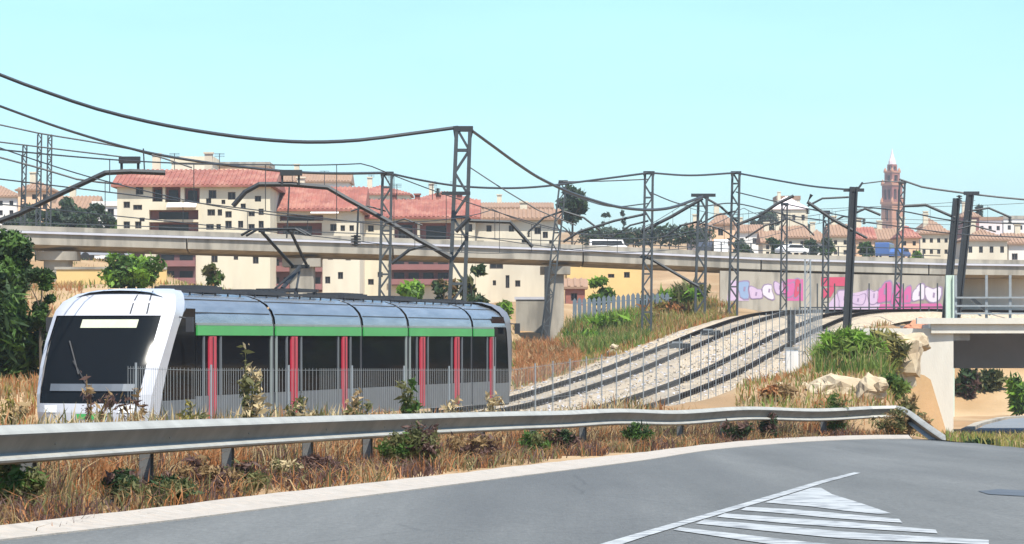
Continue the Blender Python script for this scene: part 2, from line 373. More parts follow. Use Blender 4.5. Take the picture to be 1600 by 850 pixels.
# road sheet: rows across from the inner edge to the right
edge = inner_s + right_edge
rows = []
for k, t in enumerate(np.linspace(0, 1, 41)):
    rows.append(edge)
mb = MB(); rws = []
for p in edge:
    r = []
    for t in np.concatenate([np.linspace(0, .3, 14), np.linspace(.36, 1, 8)]):
        q = Vector((p.x, p.y, 0)).lerp(Vector((45, -55, 0)) if p.y < 62 or p.x < 9 else Vector((45, -20, 0)), t)
        r.append((q.x, q.y, float(zr(q.x, q.y))))
    rws.append(r)
mb.grid(rws); road = mb.build('road', 'asphalt', kind='structure', smooth=True)
n = min(len(inner_s), len(outer_s))
def resample(pts, n):
    L = [0]
    for a, b in zip(pts, pts[1:]): L.append(L[-1] + (b - a).length)
    out = []
    for s in np.linspace(0, L[-1], n):
        i = min(np.searchsorted(L, s), len(pts) - 1); i = max(i, 1)
        t = (s - L[i - 1]) / max(L[i] - L[i - 1], 1e-9); out.append(pts[i - 1].lerp(pts[i], t))
    return out
mb = MB(); A = resample(inner_s, 120); B = resample(outer_s, 120); B = [a.lerp(b, .52) for a, b in zip(A, B)]
rws = []
for i, (a, b) in enumerate(zip(A, B)):
    j = random.uniform(-.05, .05)
    zi = float(zr(a.x, a.y)); zo = float(zr(b.x, b.y)); c = b + (b - a) * j
    a2 = a + (a - b).normalized() * .03
    rws.append([(a2.x, a2.y, zi - .05), (a2.x, a2.y, zi + .012), (a.x * .5 + b.x * .5, a.y * .5 + b.y * .5, zi * .5 + zo * .5 + .03), (c.x, c.y, zo + .07), (c.x, c.y, zo - .1)])
mb.grid(rws).build('gutter', 'gutter', kind='structure')
# road markings
def on_road(px, py, dz=.006):
    p = road_pt(px, py); p.z = float(zr(p.x, p.y)) + dz; return p
def stripe(mb, pts):
    q = [on_road(*p) for p in pts]; mb.add(q, [tuple(range(len(q)))])
def band(mb, top, bot, n=10):
    a = resample([on_road(*p) for p in top], n); b = resample([on_road(*p) for p in bot], n)
    mb.grid([a, b])
mb = MB()
band(mb, [(905, 861), (1000, 833), (1100, 805), (1200, 776), (1280, 752), (1335, 738.5)], [(925, 867), (1015, 837), (1112, 808), (1215, 778), (1288, 755), (1345, 739.5)])
stripe(mb, [(1220, 778), (1268, 763), (1283, 763), (1300, 773), (1345, 787), (1392, 803), (1372, 804), (1320, 799), (1265, 792), (1195, 786)])
mb.build('lane_marking', 'paint', kind='structure')
for top, bot in (([(1167, 793), (1230, 796), (1300, 802), (1405, 812)], [(1157, 798), (1230, 803.5), (1300, 810.5), (1410, 818)]),
                 ([(1132, 803), (1230, 810), (1330, 817), (1462, 829)], [(1120, 808.5), (1225, 818.5), (1330, 826), (1465, 834.5)]),
                 ([(1100, 813), (1200, 821), (1330, 833), (1545, 845)], [(1087, 819), (1190, 830), (1325, 843.5), (1545, 852)]),
                 ([(1062, 825), (1150, 835), (1260, 848), (1420, 863)], [(1052, 829), (1140, 842), (1240, 857), (1400, 871)])):
    m2 = MB(); band(m2, top, bot); m2.build('hatch_marking', 'paint', kind='structure')
m2 = MB(); stripe(m2, [(1528, 768), (1560, 765), (1620, 768), (1660, 775), (1600, 776), (1545, 773)]); m2.build('dark_patch', 'patch_dark', kind='structure')  # small darker patch on the road surface

# lower road and kerb under the bridge
def gsheet(poly_rows, name, m, dz, kind='structure'):
    mb = MB(); mb.grid([[(p[0], p[1], g1(p[0], p[1]) + dz) for p in r] for r in poly_rows]); return mb.build(name, m, kind=kind, smooth=True)
lk = [(18.9, 132), (20.2, 140), (22.2, 150), (25, 161), (30, 170)]
gsheet([[(x + 0 + t * (13 + .2 * (y - 132)), y - t * 9) for t in np.linspace(0, 1, 8)] for x, y in lk], 'lower_road', 'asphalt_low', .05)
mb = MB(); 
for (a, b) in zip(lk, lk[1:]):
    mb.bar((a[0] - .3, a[1] + .3, g1(*a) + .03), (b[0] - .3, b[1] + .3, g1(*b) + .03), .4, .2)
mb.build('lower_kerb', 'concrete', kind='structure')

# ------------------------------------------------------------------ railway tracks
ballast_rows = []
for a, b in zip(offset(trackA, -2.3), offset(trackB, 2.3)):
    r = []
    for t in np.linspace(-.06, 1.06, 15):
        p = a.lerp(b, t); z = p.z - .17 if -.001 < t < 1.001 else p.z - .55
        r.append((p.x, p.y, z + (random.uniform(-.045, .03) if 0 < t < 1 else 0)))
    ballast_rows.append(r)
MB().grid(ballast_rows).build('track_bed', 'ballast', kind='structure', smooth=True)
mb = MB()                                                   # loose stones lying proud on the bed
for k in range(9000):
    i = random.randrange(12, len(trackA) - 60); t = random.random(); a = trackA[i]; d = (trackB[i] - a) / 4.2; p = a + d * (-2.2 + 8.6 * t) + (trackA[i + 1] - a) * random.random(); p.z -= .16
    s = random.uniform(.035, .10); v = [p + Vector((random.uniform(-1, 1), random.uniform(-1, 1), random.uniform(-.4, .9))) * s for _ in range(4)]
    mb.add(v, [(0, 1, 2), (0, 3, 1), (1, 3, 2), (2, 3, 0)], random.randrange(2))
tag(mb.build('ballast_stones', ['ballast', 'concrete_dark'], kind='stuff'), 'loose pale and dark ballast stones between the rails', 'ballast')
mb = MB(); mb.box((0, 0, 0), (2.5, .26, .14)); sleeper_me = mb.mesh('sleeper', 'sleeper')
def track(pts, label):
    root = empty('railway_track', pts[0], 0, label, 'railway track', 'pair of railway tracks')
    P = [p - pts[0] for p in pts]
    prof = [(-.075, -.15), (.075, -.15), (.075, -.12), (.02, -.10), (.02, -.05), (.045, -.04), (.045, 0), (-.045, 0), (-.045, -.04), (-.02, -.05), (-.02, -.10), (-.075, -.12), (-.075, -.15)]
    for sd in (-.75, .75):
        c = offset(P, sd); rw = []
        for i, p in enumerate(c):
            t = c[min(i + 1, len(c) - 1)] - c[max(i - 1, 0)]; t.z = 0; t.normalize(); n_ = Vector((t.y, -t.x, 0))
            rw.append([p + n_ * x * 1.35 + Vector((0, 0, z * 1.2 + .02)) for x, z in prof])
        MB().grid(rw).build('rail', 'rail_steel', root)
    Lc = 0; k = 0; acc = 0
    for i in range(1, len(P)):
        if pts[i].y < 60 or pts[i].x > 22: continue
        d = P[i] - P[i - 1]; rz = math.atan2(-d.x, d.y)
        for t in (0, .5):
            p = P[i - 1].lerp(P[i], t); o = link('sleeper', sleeper_me, root, loc=p + Vector((0, 0, -.222)), rz=rz)
    return root
track(trackA, 'left railway track that the tram runs on, climbing to the right')
track(trackB, 'right railway track beside the wire mesh fence, next to the tram track')

# ------------------------------------------------------------------ guardrail
gr = [(-4.45 - .9 * 1, 18.0), (ax(0, 25.6), 25.6), (ax(90, 27), 27), (ax(300, 33), 33), (ax(540, 41), 41), (ax(800, 52), 52), (ax(1040, 64.5), 64.5), (ax(1150, 70.5), 70.5), (ax(1225, 75), 75), (ax(1300, 78.5), 78.5), (ax(1372, 81), 81)]
gp = np.polyfit([y for x, y in gr[1:]], [x for x, y in gr[1:]], 3)
gr3 = spline([Vector((float(np.polyval(gp, y)), y, 0)) for y in np.linspace(10, 81, 30)], .5)
wob = {0: 0}
for p in gr3: p.z = float(zr(p.x, p.y)) + .73 + .03 * math.sin(p.y * .55) * sst(52, 66, p.y)
g_root = empty('guardrail', (gr3[0].x, gr3[0].y, g1(gr3[0].x, gr3[0].y)), 0, 'long galvanised steel guardrail along the left road edge in front of the tram', 'guardrail')
O = Vector(g_root.location)
wprof = [(-.03, 0), (.01, -.004), (.072, -.050), (.090, -.072), (.084, -.088), (.012, -.205), (.004, -.225), (.012, -.238), (.080, -.262), (.092, -.278), (.084, -.297), (.01, -.315)]
def wbeam(pts, name, drop=None):
    rw = []
    for i, p in enumerate(pts):
        t = pts[min(i + 1, len(pts) - 1)] - pts[max(i - 1, 0)]; t.z = 0; t.normalize(); n_ = Vector((t.y, -t.x, 0))
        rw.append([p + n_ * x + Vector((0, 0, z)) - O for x, z in wprof] + [p + n_ * (x - .012) + Vector((0, 0, z)) - O for x, z in wprof[::-1]] + [p - O])
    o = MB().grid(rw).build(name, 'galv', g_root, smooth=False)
    for nm, a_, b_ in (('top_lit_edge', 0, 4), ('lower_lit_edge', 7, 11)):     # paler strips that paint in the sunlight along the beam edges
        MB().grid([[rw[i][k] + Vector((0, 0, .002)) + (rw[i][k] - rw[i][-2 - k]).normalized() * .002 for k in range(a_, b_)] for i in range(len(rw))]).build(nm, 'galv_lit', o)
    return o
cum = 0; seg = []; segs = []
for i, p in enumerate(gr3):
    seg.append(p)
    if i and i % 8 == 0: segs.append(seg); seg = [p]
segs.append(seg) if len(seg) > 1 else None
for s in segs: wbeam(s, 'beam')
endp = [gr3[-1], Vector((ax(1400, 81.3), 81.3, gr3[-1].z + .01)), Vector((ax(1420, 80.3), 80.3, gr3[-1].z - .10)), Vector((ax(1450, 78), 78, .92)), Vector((ax(1482, 75.5), 75.5, .66))]
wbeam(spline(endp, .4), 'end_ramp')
# posts: C section, with spacer block and bolt
mb = MB(); mb.span(-.05, -.042, -.06, .06, 0, 1); mb.span(-.05, .05, .052, .06, 0, 1); mb.span(-.05, .05, -.06, -.052, 0, 1)
post_me = mb.mesh('post', 'post_dull')
mb = MB(); mb.span(-.03, .13, -.07, .07, -.14, .0); sp_me = mb.mesh('spacer', 'post_dull')
mb = MB(); mb.tube([(0, 0, 0), (.03, 0, 0)], .022, 8); bolt_me = mb.mesh('bolt', 'galv')
Lp = 0; nextp = 0
dist = [0]
for a, b in zip(gr3, gr3[1:]): dist.append(dist[-1] + (b - a).length)
i90 = min(range(len(gr3)), key=lambda i: abs(gr3[i].y - 27)); ph = dist[i90] % 4
for i in range(1, len(gr3) - 1):
    if (dist[i] - ph) // 4 != (dist[i - 1] - ph) // 4 or i == i90 and False:
        p = gr3[i]; t = gr3[i + 1] - gr3[i - 1]; rz = math.atan2(-t.x, t.y)
        zg = g1(p.x, p.y) - .1
        n_ = Vector((math.cos(rz), math.sin(rz), 0))
        q = p - n_ * .20
        o = link('post', post_me, g_root, loc=(q.x - O.x, q.y - O.y, zg - O.z), rz=rz); o.scale = (1.15, 1.15, p.z - zg - .03)
        link('spacer', sp_me, g_root, loc=(q.x - O.x, q.y - O.y, p.z - .09 - O.z), rz=rz)
        b = p + n_ * .012
        link('bolt', bolt_me, g_root, loc=(b.x - O.x, b.y - O.y, p.z - .155 - O.z), rz=rz)

# ------------------------------------------------------------------ tram
def build_tram():
    root = empty('tram', TF, math.pi / 2 - TH, 'white and silver tram with green stripe and red doors running behind the guardrail', 'tram')
    HW = 1.45; L = 33.4
    nz = [(.18, .0), (.6, .0), (1.0, .08), (1.6, .38), (2.2, .80), (2.87, 1.34), (3.1, 1.62), (3.28, 2.05), (3.38, 2.6), (3.42, 3.2)]
    hwz = [(.18, 1.27), (.6, 1.34), (1.0, 1.38), (1.6, 1.43), (2.2, 1.47), (2.87, 1.47), (3.1, 1.38), (3.28, 1.20), (3.38, .94), (3.42, .66)]
    nose = lambda z: float(np.interp(z, [a for a, b in nz], [b for a, b in nz]))
    hwf = lambda z: float(np.interp(z, [a for a, b in hwz], [b for a, b in hwz]))
    def FS(u, z, o=0, flip=False):
        x = nose(z) * (.38 if flip else 1) + .36 * abs(u) ** 4 - o
        if flip: x = L - x
        return (x, u * hwf(z), z)
    zs = [.18, .4, .6, .8, 1.0, 1.2, 1.4, 1.6, 1.9, 2.2, 2.5, 2.78, 2.9, 3.0, 3.1, 3.2, 3.28, 3.34, 3.38, 3.42]
    us = list(np.linspace(-1, 1, 25))
    for flip in (False, True):
        # white mask with an opening for the windscreen
        mb = MB()
        for i in range(len(zs) - 1):
            for k in range(len(us) - 1):
                zc = (zs[i] + zs[i + 1]) / 2; uc = (us[k] + us[k + 1]) / 2
                if .78 < zc < 2.79 and abs(uc) < .875: continue
                q = [FS(us[k], zs[i], 0, flip), FS(us[k + 1], zs[i], 0, flip), FS(us[k + 1], zs[i + 1], 0, flip), FS(us[k], zs[i + 1], 0, flip)]
                mb.add(q if not flip else q[::-1], [(3, 2, 1, 0)])
        # pillar wrapping onto the side
        hw1 = lambda z: HW * float(np.interp(z, [.2, 2.6, 2.87, 3.1, 3.28, 3.38, 3.42], [.99, 1, .985, .90, .76, .58, .40]))
        for sd in (-1, 1):
            rw = []
            for z in zs:
                x, y, _ = FS(sd, z, 0, flip); x = L - x if flip else x
                r = []
                for t in (0, .5, 1):
                    xx = x + t * (.52 + .25 * sst(2.4, 3.3, z)); r.append(((L - xx) if flip else xx, y + t * (sd * hw1(z) - y) * .8, z))
                rw.append(r)
            mb.grid(rw)
        mask = mb.build('cab_shell', 'tram_grey' if flip else 'tram_white', root, smooth=True)
        mb = MB(); mb.grid([[FS(u, z, -.025, flip) for u in np.linspace(-.885, .885, 15)] for z in np.linspace(.79, 2.78, 12)])
        ws = mb.build('windscreen', 'windscreen_glass', root, smooth=True)
        mb = MB(); mb.grid([[FS(u, z, -.012, flip) for u in np.linspace(-.52, .40, 7)] for z in np.linspace(2.50, 2.69, 3)])
        mb.build('destination_display', 'display', ws)
        mb = MB(); mb.grid([[FS(u, z, .004, flip) for u in np.linspace(-.74, .70, 9)] for z in np.linspace(1.08, 1.24, 3)])
        mb.build('dashboard', 'tram_skirt', ws)
        mb = MB(); p0 = FS(-.1, .95, .03, flip); p1 = FS(.36, 1.75, .03, flip); mb.tube([p0, p1], .018, 6); mb.bar(FS(.22, 1.45, .035, flip), FS(.5, 2.2, .035, flip), .03, .02)
        mb.build('wiper', 'rubber', ws)
        for sd in (-1, 1):
            mb = MB(); mb.grid([[FS(sd * u, z, .012, flip) for u in (.55, .68, .8)] for z in (.60, .68, .76)])
            mb.build('headlight', 'lamp_glass', root)
        mb = MB(); mb.grid([[FS(u, z, .01, flip) for u in np.linspace(-.35, .2, 5)] for z in (.45, .57)])
        mb.build('green_badge', 'tram_green', root)
        mb = MB(); rr = [FS(u, .2, .06, flip) for u in np.linspace(-.95, .95, 9)]; mb.tube(rr, .09, 6); mb.build('bumper', 'tram_dark', root)
        for u in (-.62, -.36):                              # seams across the hood
            mb = MB(); mb.grid([[FS(u + du, z, .006, flip) for du in (-.012, .012)] for z in np.linspace(2.82, 3.36, 8)]); mb.build('hood_seam', 'tram_dark', root)
        # cab side window
        for sd in (-1, 1):
            rw = []; mb = MB()
            for z in np.linspace(.85, 2.95, 8):
                x0 = nose(z) * (.38 if flip else 1) + .36 + .56 + .2 * sst(2.4, 3.3, z); x1 = max(3.12, x0 + .02)
                rw.append([((L - x) if flip else x, sd * (HW - .015), z) for x in (x0, (x0 + x1) / 2, x1)])
            mb.grid(rw); mb.build('cab_side_window', 'tram_glass', root)
        for sd in (-1, 1):
            rw = []; mb = MB()
            for z in np.linspace(.2, .85, 4):
                x0 = nose(z) * (.38 if flip else 1) + .36 + .50; rw.append([((L - x) if flip else x, sd * HW * .992, z) for x in (x0, 3.12)])
            mb.grid(rw); mb.build('cab_skirt', 'tram_skirt', root)
        # mirror arm
        for sd in (-1, 1):
            xm = (L - .9) if flip else 2.0
            mb = MB(); mb.tube([(xm, sd * HW, 2.75), (xm, sd * (HW + .22), 2.72)], .02, 6); mb.box((xm, sd * (HW + .26), 2.58), (.10, .16, .34)); mb.build('mirror', 'tram_dark', root)
    roofp = [(HW, 2.62), (HW - .02, 2.78), (HW - .09, 2.95), (HW - .22, 3.10), (HW - .42, 3.22), (HW - .7, 3.31), (HW - 1.05, 3.35), (0, 3.36)]
    full = roofp + [(-y, z) for y, z in roofp[-2::-1]]
    cuts = [3.15, 8.79, 16.3, 20.8, 27.9, L - 2.9]
    for i, (a, b) in enumerate(zip(cuts, cuts[1:])):
        a2 = a + (.12 if i else -1.15); b2 = b - (.12 if i < 4 else -1.55)
        mb = MB(); xsn = list(np.linspace(a2, b2, 7)); rw = []
        for x in xsn:
            k = 1.0
            if i == 0 and x < a + .3: k = .985
            rw.append([(x, y * k, z + .0) for y, z in full])
        mb.grid(rw); mb.build('roof_shell', 'tram_silver', root, smooth=True)
        a3 = a + (.12 if i else .02); b3 = b - (.12 if i < 4 else .02)
        for sd in (-1, 1):
            mb = MB(); mb.span(a3, b3, sd * (HW + .004) - .02, sd * (HW + .004) + .02, 2.33, 2.56); mb.build('green_stripe', 'tram_green', root)
        for sd in (-1, 1):
            mb = MB(); mb.span(a3, b3, sd * (HW - .005) - .02, sd * (HW - .005) + .02, 2.565, 2.62); mb.build('grey_stripe', 'tram_post', root)
        for sd in (-1, 1):
            mb = MB(); mb.span(a3, b3, sd * (HW - .035) - .015, sd * (HW - .035) + .015, .92, 2.325); mb.build('side_window', 'tram_glass', root)
        for sd in (-1, 1):                                  # folded seams along the roof cove
            for zz_, yy_ in ((2.86, HW - .055), (3.17, HW - .33)):
                mb = MB(); mb.span(a2 + .1, b2 - .1, sd * yy_ - .015, sd * yy_ + .015, zz_ - .012, zz_ + .012); mb.build('roof_seam', 'tram_dark', root)
        for sd in (-1, 1):
            mb = MB(); mb.span(a3, b3, sd * (HW - .02) - .02, sd * (HW - .02) + .02, .22, .915); mb.build('skirt', 'tram_skirt', root)
        for sd in (-1, 1):
            for x in ((b3 - .08,) if i % 2 == 0 else (a3 + .08,)):
                mb = MB(); mb.span(x - .055, x + .055, sd * (HW - .008) - .02, sd * (HW - .008) + .02, .26, 2.322); mb.build('window_pillar', 'tram_post', root)
    for x in cuts[1:5]:
        mb = MB()
        for k in range(5):
            xx = x - .12 + .06 * k; s_ = .985 if k % 2 else .955
            rw = [(xx, y * s_, .3 + (z - .3) * s_) for y, z in [(HW, .35)] + full + [(-HW, .35)]]
            if k: mb.grid([prev, rw])
            prev = rw
        mb.build('bellows', 'tram_dark', root)
    for x, w in ((4.25, .5), (10.4, .5), (14.7, .42), (22.3, .5), (26.1, .5), (30.2, .3)):
        for sd in (-1, 1):
            mb = MB(); mb.span(x - w / 2, x + w / 2, sd * (HW - .004) - .02, sd * (HW - .004) + .02, .3, 2.31)
            d = mb.build('door', 'tram_red', root)
            mb = MB(); mb.span(x - .012, x + .012, sd * (HW + .012) - .02, sd * (HW + .012) + .02, .32, 2.29); mb.build('door_seal', 'rubber', d)
            for xx in (x - w / 2 - .34, x + w / 2 + .34):
                mb = MB(); mb.span(xx - .05, xx + .05, sd * (HW - .01) - .02, sd * (HW - .01) + .02, .3, 2.31); mb.build('door_post', 'tram_skirt', root)
    mb = MB(); mb.span(1.2, L - 1.2, -1.2, 1.2, .3, .55); mb.build('underframe', 'tram_dark', root)
    for x in (6, 18.5, 27):
        mb = MB(); mb.span(x - 1.3, x + 1.3, -1.0, 1.0, .18, .42)
        b = mb.build('bogie', 'tram_dark', root); mb = MB()
        for xx in (x - .9, x + .9):
            for sd in (-1, 1):
                mb = MB(); mb.tube([(xx, sd * .68, .3), (xx, sd * .82, .3)], .3, 14); mb.build('wheel', 'rail_steel', b)
    # roof edge rail and equipment
    for a, b in zip(cuts, cuts[1:]):
        for sd in (-1, 1):
            mb = MB(); mb.span(a + .3, b - .3, sd * .825 - .025, sd * .825 + .025, 3.36, 3.42)
            for x in np.arange(a + .35, b - .3, .9): mb.span(x, x + .05, sd * .825 - .015, sd * .825 + .015, 3.2, 3.37)
            mb.build('roof_rail', 'tram_dark', root)
    for x, l_, h in ((6.6, 1.5, .16), (11.0, 2.6, .12), (18.5, 2.2, .14), (23.5, 2.4, .12), (29.4, 1.6, .10)):
        mb = MB(); mb.box((x, 0, 3.36 + h / 2), (l_, 1.2, h)); 
        for k in range(5): mb.box((x - l_ / 2 + l_ * (k + .5) / 5, 0, 3.36 + h + .012), (l_ / 8, 1.0, .025))
        mb.build('roof_unit', 'tram_dark', root)
    # pantograph
    x = 14.4
    mb = MB(); mb.span(x - 1.0, x + .7, -.55, -.48, 3.5, 3.58); mb.span(x - 1.0, x + .7, .48, .55, 3.5, 3.58); mb.span(x - 1.0, x - .9, -.6, .6, 3.5, 3.58); mb.span(x + .6, x + .7, -.6, .6, 3.5, 3.58)
    for sx in (-.95, .65):
        for sy in (-.5, .5): mb.tube([(x + sx, sy, 3.36), (x + sx, sy, 3.5)], .06, 8)
    pg = mb.build('pantograph', 'tram_dark', root)
    knee = (x + .95, 0, 4.2); head = (x - 1.1, 0, 5.08)
    mb = MB(); mb.tube([(x - .6, 0, 3.58), knee], .06, 6); mb.tube([(x - .3, .3, 3.58), knee], .03, 6); mb.tube([(x - .3, -.3, 3.58), knee], .03, 6); mb.build('lower_arm', 'mast_dark', pg)
    mb = MB(); mb.tube([(knee[0], -.2, knee[2]), (head[0], -.4, head[2])], .045, 6); mb.tube([(knee[0], .2, knee[2]), (head[0], .4, head[2])], .045, 6); mb.bar((knee[0], -.25, knee[2]), (knee[0], .25, knee[2]), .1); mb.build('upper_arm', 'mast_dark', pg)
    mb = MB()
    for dx in (-.2, .2): mb.tube([(head[0] + dx, -.9, head[2] - .1), (head[0] + dx, -.6, head[2] + .06), (head[0] + dx, .6, head[2] + .06), (head[0] + dx, .9, head[2] - .1)], .035, 6)
    mb.bar((head[0] - .2, -.4, head[2]), (head[0] + .2, -.4, head[2]), .05); mb.bar((head[0] - .2, .4, head[2]), (head[0] + .2, .4, head[2]), .05)
    mb.build('collector_head', 'mast_dark', pg)
    return root
build_tram()

# ------------------------------------------------------------------ viaduct across the middle
def vY(px): return float(np.interp(px, [-60, 1700], [196, 242]))
VL = [at(px, py, vY(px)) for px, py in ((-60, 358), (30, 360), (600, 378), (900, 389), (1200, 403), (1480, 411), (1700, 414))]
def vtop(x):
    return Vector((x, float(np.interp(x, [p.x for p in VL], [p.y for p in VL])), float(np.interp(x, [p.x for p in VL], [p.z for p in VL]))))
v_root = empty('viaduct', vtop(0), 0, 'long beige concrete road viaduct on square pillars crossing behind the tram', 'viaduct')
VO = Vector(v_root.location)
def vsweep(name, prof, m, x0=None, x1=None):
    rw = []
    xsn = [x0] + [p.x for p in VL if x0 < p.x < x1] + [x1]
    for x in xsn:
        p = vtop(x) - VO; rw.append([(p.x, p.y + dy, p.z + dz) for dy, dz in prof] )
    mb = MB(); mb.grid(rw); n_ = len(prof)
    mb.add(rw[0], [tuple(range(n_))[::-1]]); mb.add(rw[-1], [tuple(range(n_))])
    return mb.build(name, m, v_root)
x0, x1 = VL[0].x, VL[-1].x
jo = list(np.linspace(x0, x1, 7))
for a, b in zip(jo, jo[1:]):
    vsweep('deck_beam', [(.05, 0), (.05, -.84), (1.2, -1.05), (8.2, -1.05), (9, -1.0), (9, 0), (.05, 0)], 'concrete', a + .05, b - .05)
vsweep('parapet', [(0, .0), (0, .30), (.22, .30), (.22, 0), (0, 0)], 'concrete', x0, x1)
vsweep('drip_edge', [(-.12, -.02), (-.12, -.16), (.05, -.16), (.05, -.02), (-.12, -.02)], 'concrete_dark', x0, x1)
mb = MB()
xx = ax(1080, vY(1080))
while xx < ax(1470, vY(1470)):
    p = vtop(xx) - VO; mb.box((p.x, p.y + .1, p.z + .62), (.09, .06, .68)); xx += 2.2
mb.build('railing_post', 'mast_grey', v_root, kind='stuff')
for dz in (.48, .95): vsweep('railing_bar', [(.08, dz), (.08, dz + .06), (.14, dz + .06), (.14, dz), (.08, dz)], 'mast_grey', x0 if dz < .5 else ax(1080, vY(1080)), ax(1470, vY(1470)))
for px, pb in ((85, 446), (470, 476), (868, 556)):
    x = ax(px, vY(px)); p = vtop(x); zb = at(px, pb, p.y).z
    w = .75 if px != 868 else .54
    mb = MB(); mb.prism([(x - w, p.y + .9), (x + w, p.y + .9), (x + w + .05, p.y + 1.0), (x + w + .05, p.y + 2.6), (x - w - .05, p.y + 2.6), (x - w - .05, p.y + 1.0)], zb - 1.5, p.z - 1.2)
    mb.box((x, p.y + 1.8, p.z - 1.5), (w * 2 + 1.0, 2.4, .55))
    mb.v = [tuple(Vector(q) - VO) for q in mb.v]; mb.build('pillar', 'concrete', v_root)
# dark slab painting in the shaded left side of the big pillar
x = ax(857, vY(857)); p = vtop(x); mb = MB(); mb.span(x - .28, x + .12, p.y + .2, p.y + .6, at(857, 556, p.y).z - 1, p.z - 1.3); mb.v = [tuple(Vector(q) - VO) for q in mb.v]; mb.build('shade_slab', 'mast_dark', v_root)

# graffiti wall closing the right part of the viaduct
gw = empty('graffiti_wall', (ax(1130, 226.6), 226.6, 4.5), 0, 'retaining wall covered with pink, red and white graffiti under the right end of the viaduct', 'wall')
GO = Vector(gw.location)
def gwp(px, py, d=0):
    c = (px - 800) / F; xa = ax(1130, 226.6); mm = (235.6 - 226.6) / (ax(1475, 235.6) - xa); Y = (226.6 - mm * xa) / (1 - mm * c)
    p = at(px, py, Y); p.y -= d; return p - GO
mb = MB(); r0 = [gwp(1125, 423), gwp(1300, 428), gwp(1478, 431)]; r1 = [gwp(1125, 500), gwp(1300, 500), gwp(1478, 500)]
back0 = [p + Vector((0, .6, 0)) for p in r0]; back1 = [p + Vector((0, .6, 0)) for p in r1]
mb.grid([r1, r0, back0, back1]); mb.build('wall', 'concrete', gw)
def blob(pts, m, name='graffiti', d=.02, par=gw, kind=None):
    q = [gwp(x, y, d) for x, y in pts]; mb = MB(); mb.add(q + [p + Vector((0, d * .5, 0)) for p in q], [tuple(range(len(q)))[::-1]]); return mb.build(name, m, par)
def letter(cx, cy, w, h, m, seed):
    rr = random.Random(seed); n_ = 16; o = []; i_ = []
    ph = rr.uniform(0, 6)
    for k in range(n_):
        t = 2 * math.pi * k / n_; f = 1 + .22 * math.sin(2 * t + ph) + .16 * math.sin(3 * t + 2 * ph)
        sx = math.copysign(abs(math.cos(t)) ** .6, math.cos(t)); sy = math.copysign(abs(math.sin(t)) ** .6, math.sin(t))
        o.append((cx + w * .5 * f * sx, cy + h * .5 * f * sy)); i_.append((cx + w * .42 * f * sx, cy + h * .43 * f * sy))
    blob(o[::-1], 'graf_line', d=.02); blob(i_[::-1], m, d=.03)
    hx, hy = cx + rr.uniform(-.1, .1) * w, cy + rr.uniform(-.1, .1) * h
    blob([(hx - w * .08, hy + h * .12), (hx + w * .05, hy + h * .14), (hx + w * .09, hy - h * .12), (hx - w * .04, hy - h * .14)], 'graf_line', d=.04)
blob([(1283, 447), (1330, 447), (1330, 433), (1283, 433)][::1], 'graf_red', d=.025)
blob([(1283, 466), (1298, 464), (1306, 450), (1300, 447), (1286, 452)], 'graf_red', d=.035)
blob([(1288, 484), (1372, 484), (1380, 462), (1360, 452), (1335, 458), (1310, 455)], 'graf_lav', d=.018)
blob([(1300, 484), (1475, 482), (1470, 474), (1300, 476)], 'graf_pink', d=.012)
blob([(1228, 470), (1255, 470), (1255, 436), (1228, 436)], 'graf_pink', d=.012)
blob([(1136, 470), (1170, 470), (1166, 440), (1140, 438)], 'graf_lav', d=.018)
for i, (cx, cy, w, h, m) in enumerate(((1162, 452, 22, 26, 'graf_blue'), (1180, 458, 20, 22, 'graf_lav'), (1200, 456, 20, 22, 'graf_white'), (1218, 450, 16, 24, 'graf_lav'), (1232, 452, 18, 30, 'graf_pink'), (1246, 450, 12, 28, 'graf_red'),
        (1318, 466, 22, 26, 'graf_lav'), (1342, 468, 20, 20, 'graf_lav'), (1364, 464, 16, 28, 'graf_lav'), (1383, 458, 24, 36, 'graf_pink'), (1402, 460, 20, 32, 'graf_pink'), (1417, 462, 16, 30, 'graf_pink'), (1436, 458, 20, 28, 'graf_white'), (1458, 460, 24, 30, 'graf_white'))):
    letter(cx, cy, w, h, m, i)
# pale abutment wall to the right of the graffiti
rw_ = empty('abutment_wall', (ax(1490, 242), 242, 4.2), 0, 'blank pale concrete wall right of the graffiti, under the viaduct deck', 'wall')
mb = MB(); O2 = Vector(rw_.location); mb.span(ax(1482, 242), ax(1800, 242), 242, 243, 3.8, at(0, 434, 242).z); mb.v = [tuple(Vector(q) - O2) for q in mb.v]; mb.build('wall', 'concrete_pale', rw_)

# ------------------------------------------------------------------ underpass bridge at the right
ub = empty('underpass_bridge', (17.9, 130, -1.1), 0, 'pale concrete underpass bridge with wing wall at the right edge', 'bridge'); UO = Vector(ub.location)
def ubuild(mb, name, m, par=ub, kind=None):
    mb.v = [tuple(Vector(q) - UO) for q in mb.v]; return mb.build(name, m, par, kind=kind)
mb = MB(); mb.prism([(14.2, 130.0), (17.92, 129.9), (17.92, 142), (17.3, 142), (17.3, 130.5), (14.2, 130.6)], -2.2, 3.44); ubuild(mb, 'abutment', 'concrete_pale')
mb = MB(); mb.span(17.0, 44, 129.75, 131.0, 3.24, 3.62); mb.span(17.0, 44, 131.0, 142, 3.40, 3.60); ubuild(mb, 'deck', 'concrete_pale')
mb = MB(); mb.span(16.4, 44, 129.62, 130.0, 3.62, 3.86); ubuild(mb, 'coping', 'concrete_pale')
mb = MB(); mb.span(17.92, 44, 141.2, 141.9, 1.72, 3.4); ubuild(mb, 'rear_girder', 'concrete_dark')
mb = MB(); mb.span(17.86, 18.6, 129.95, 142, 2.95, 3.24); ubuild(mb, 'bearing_ledge', 'concrete')
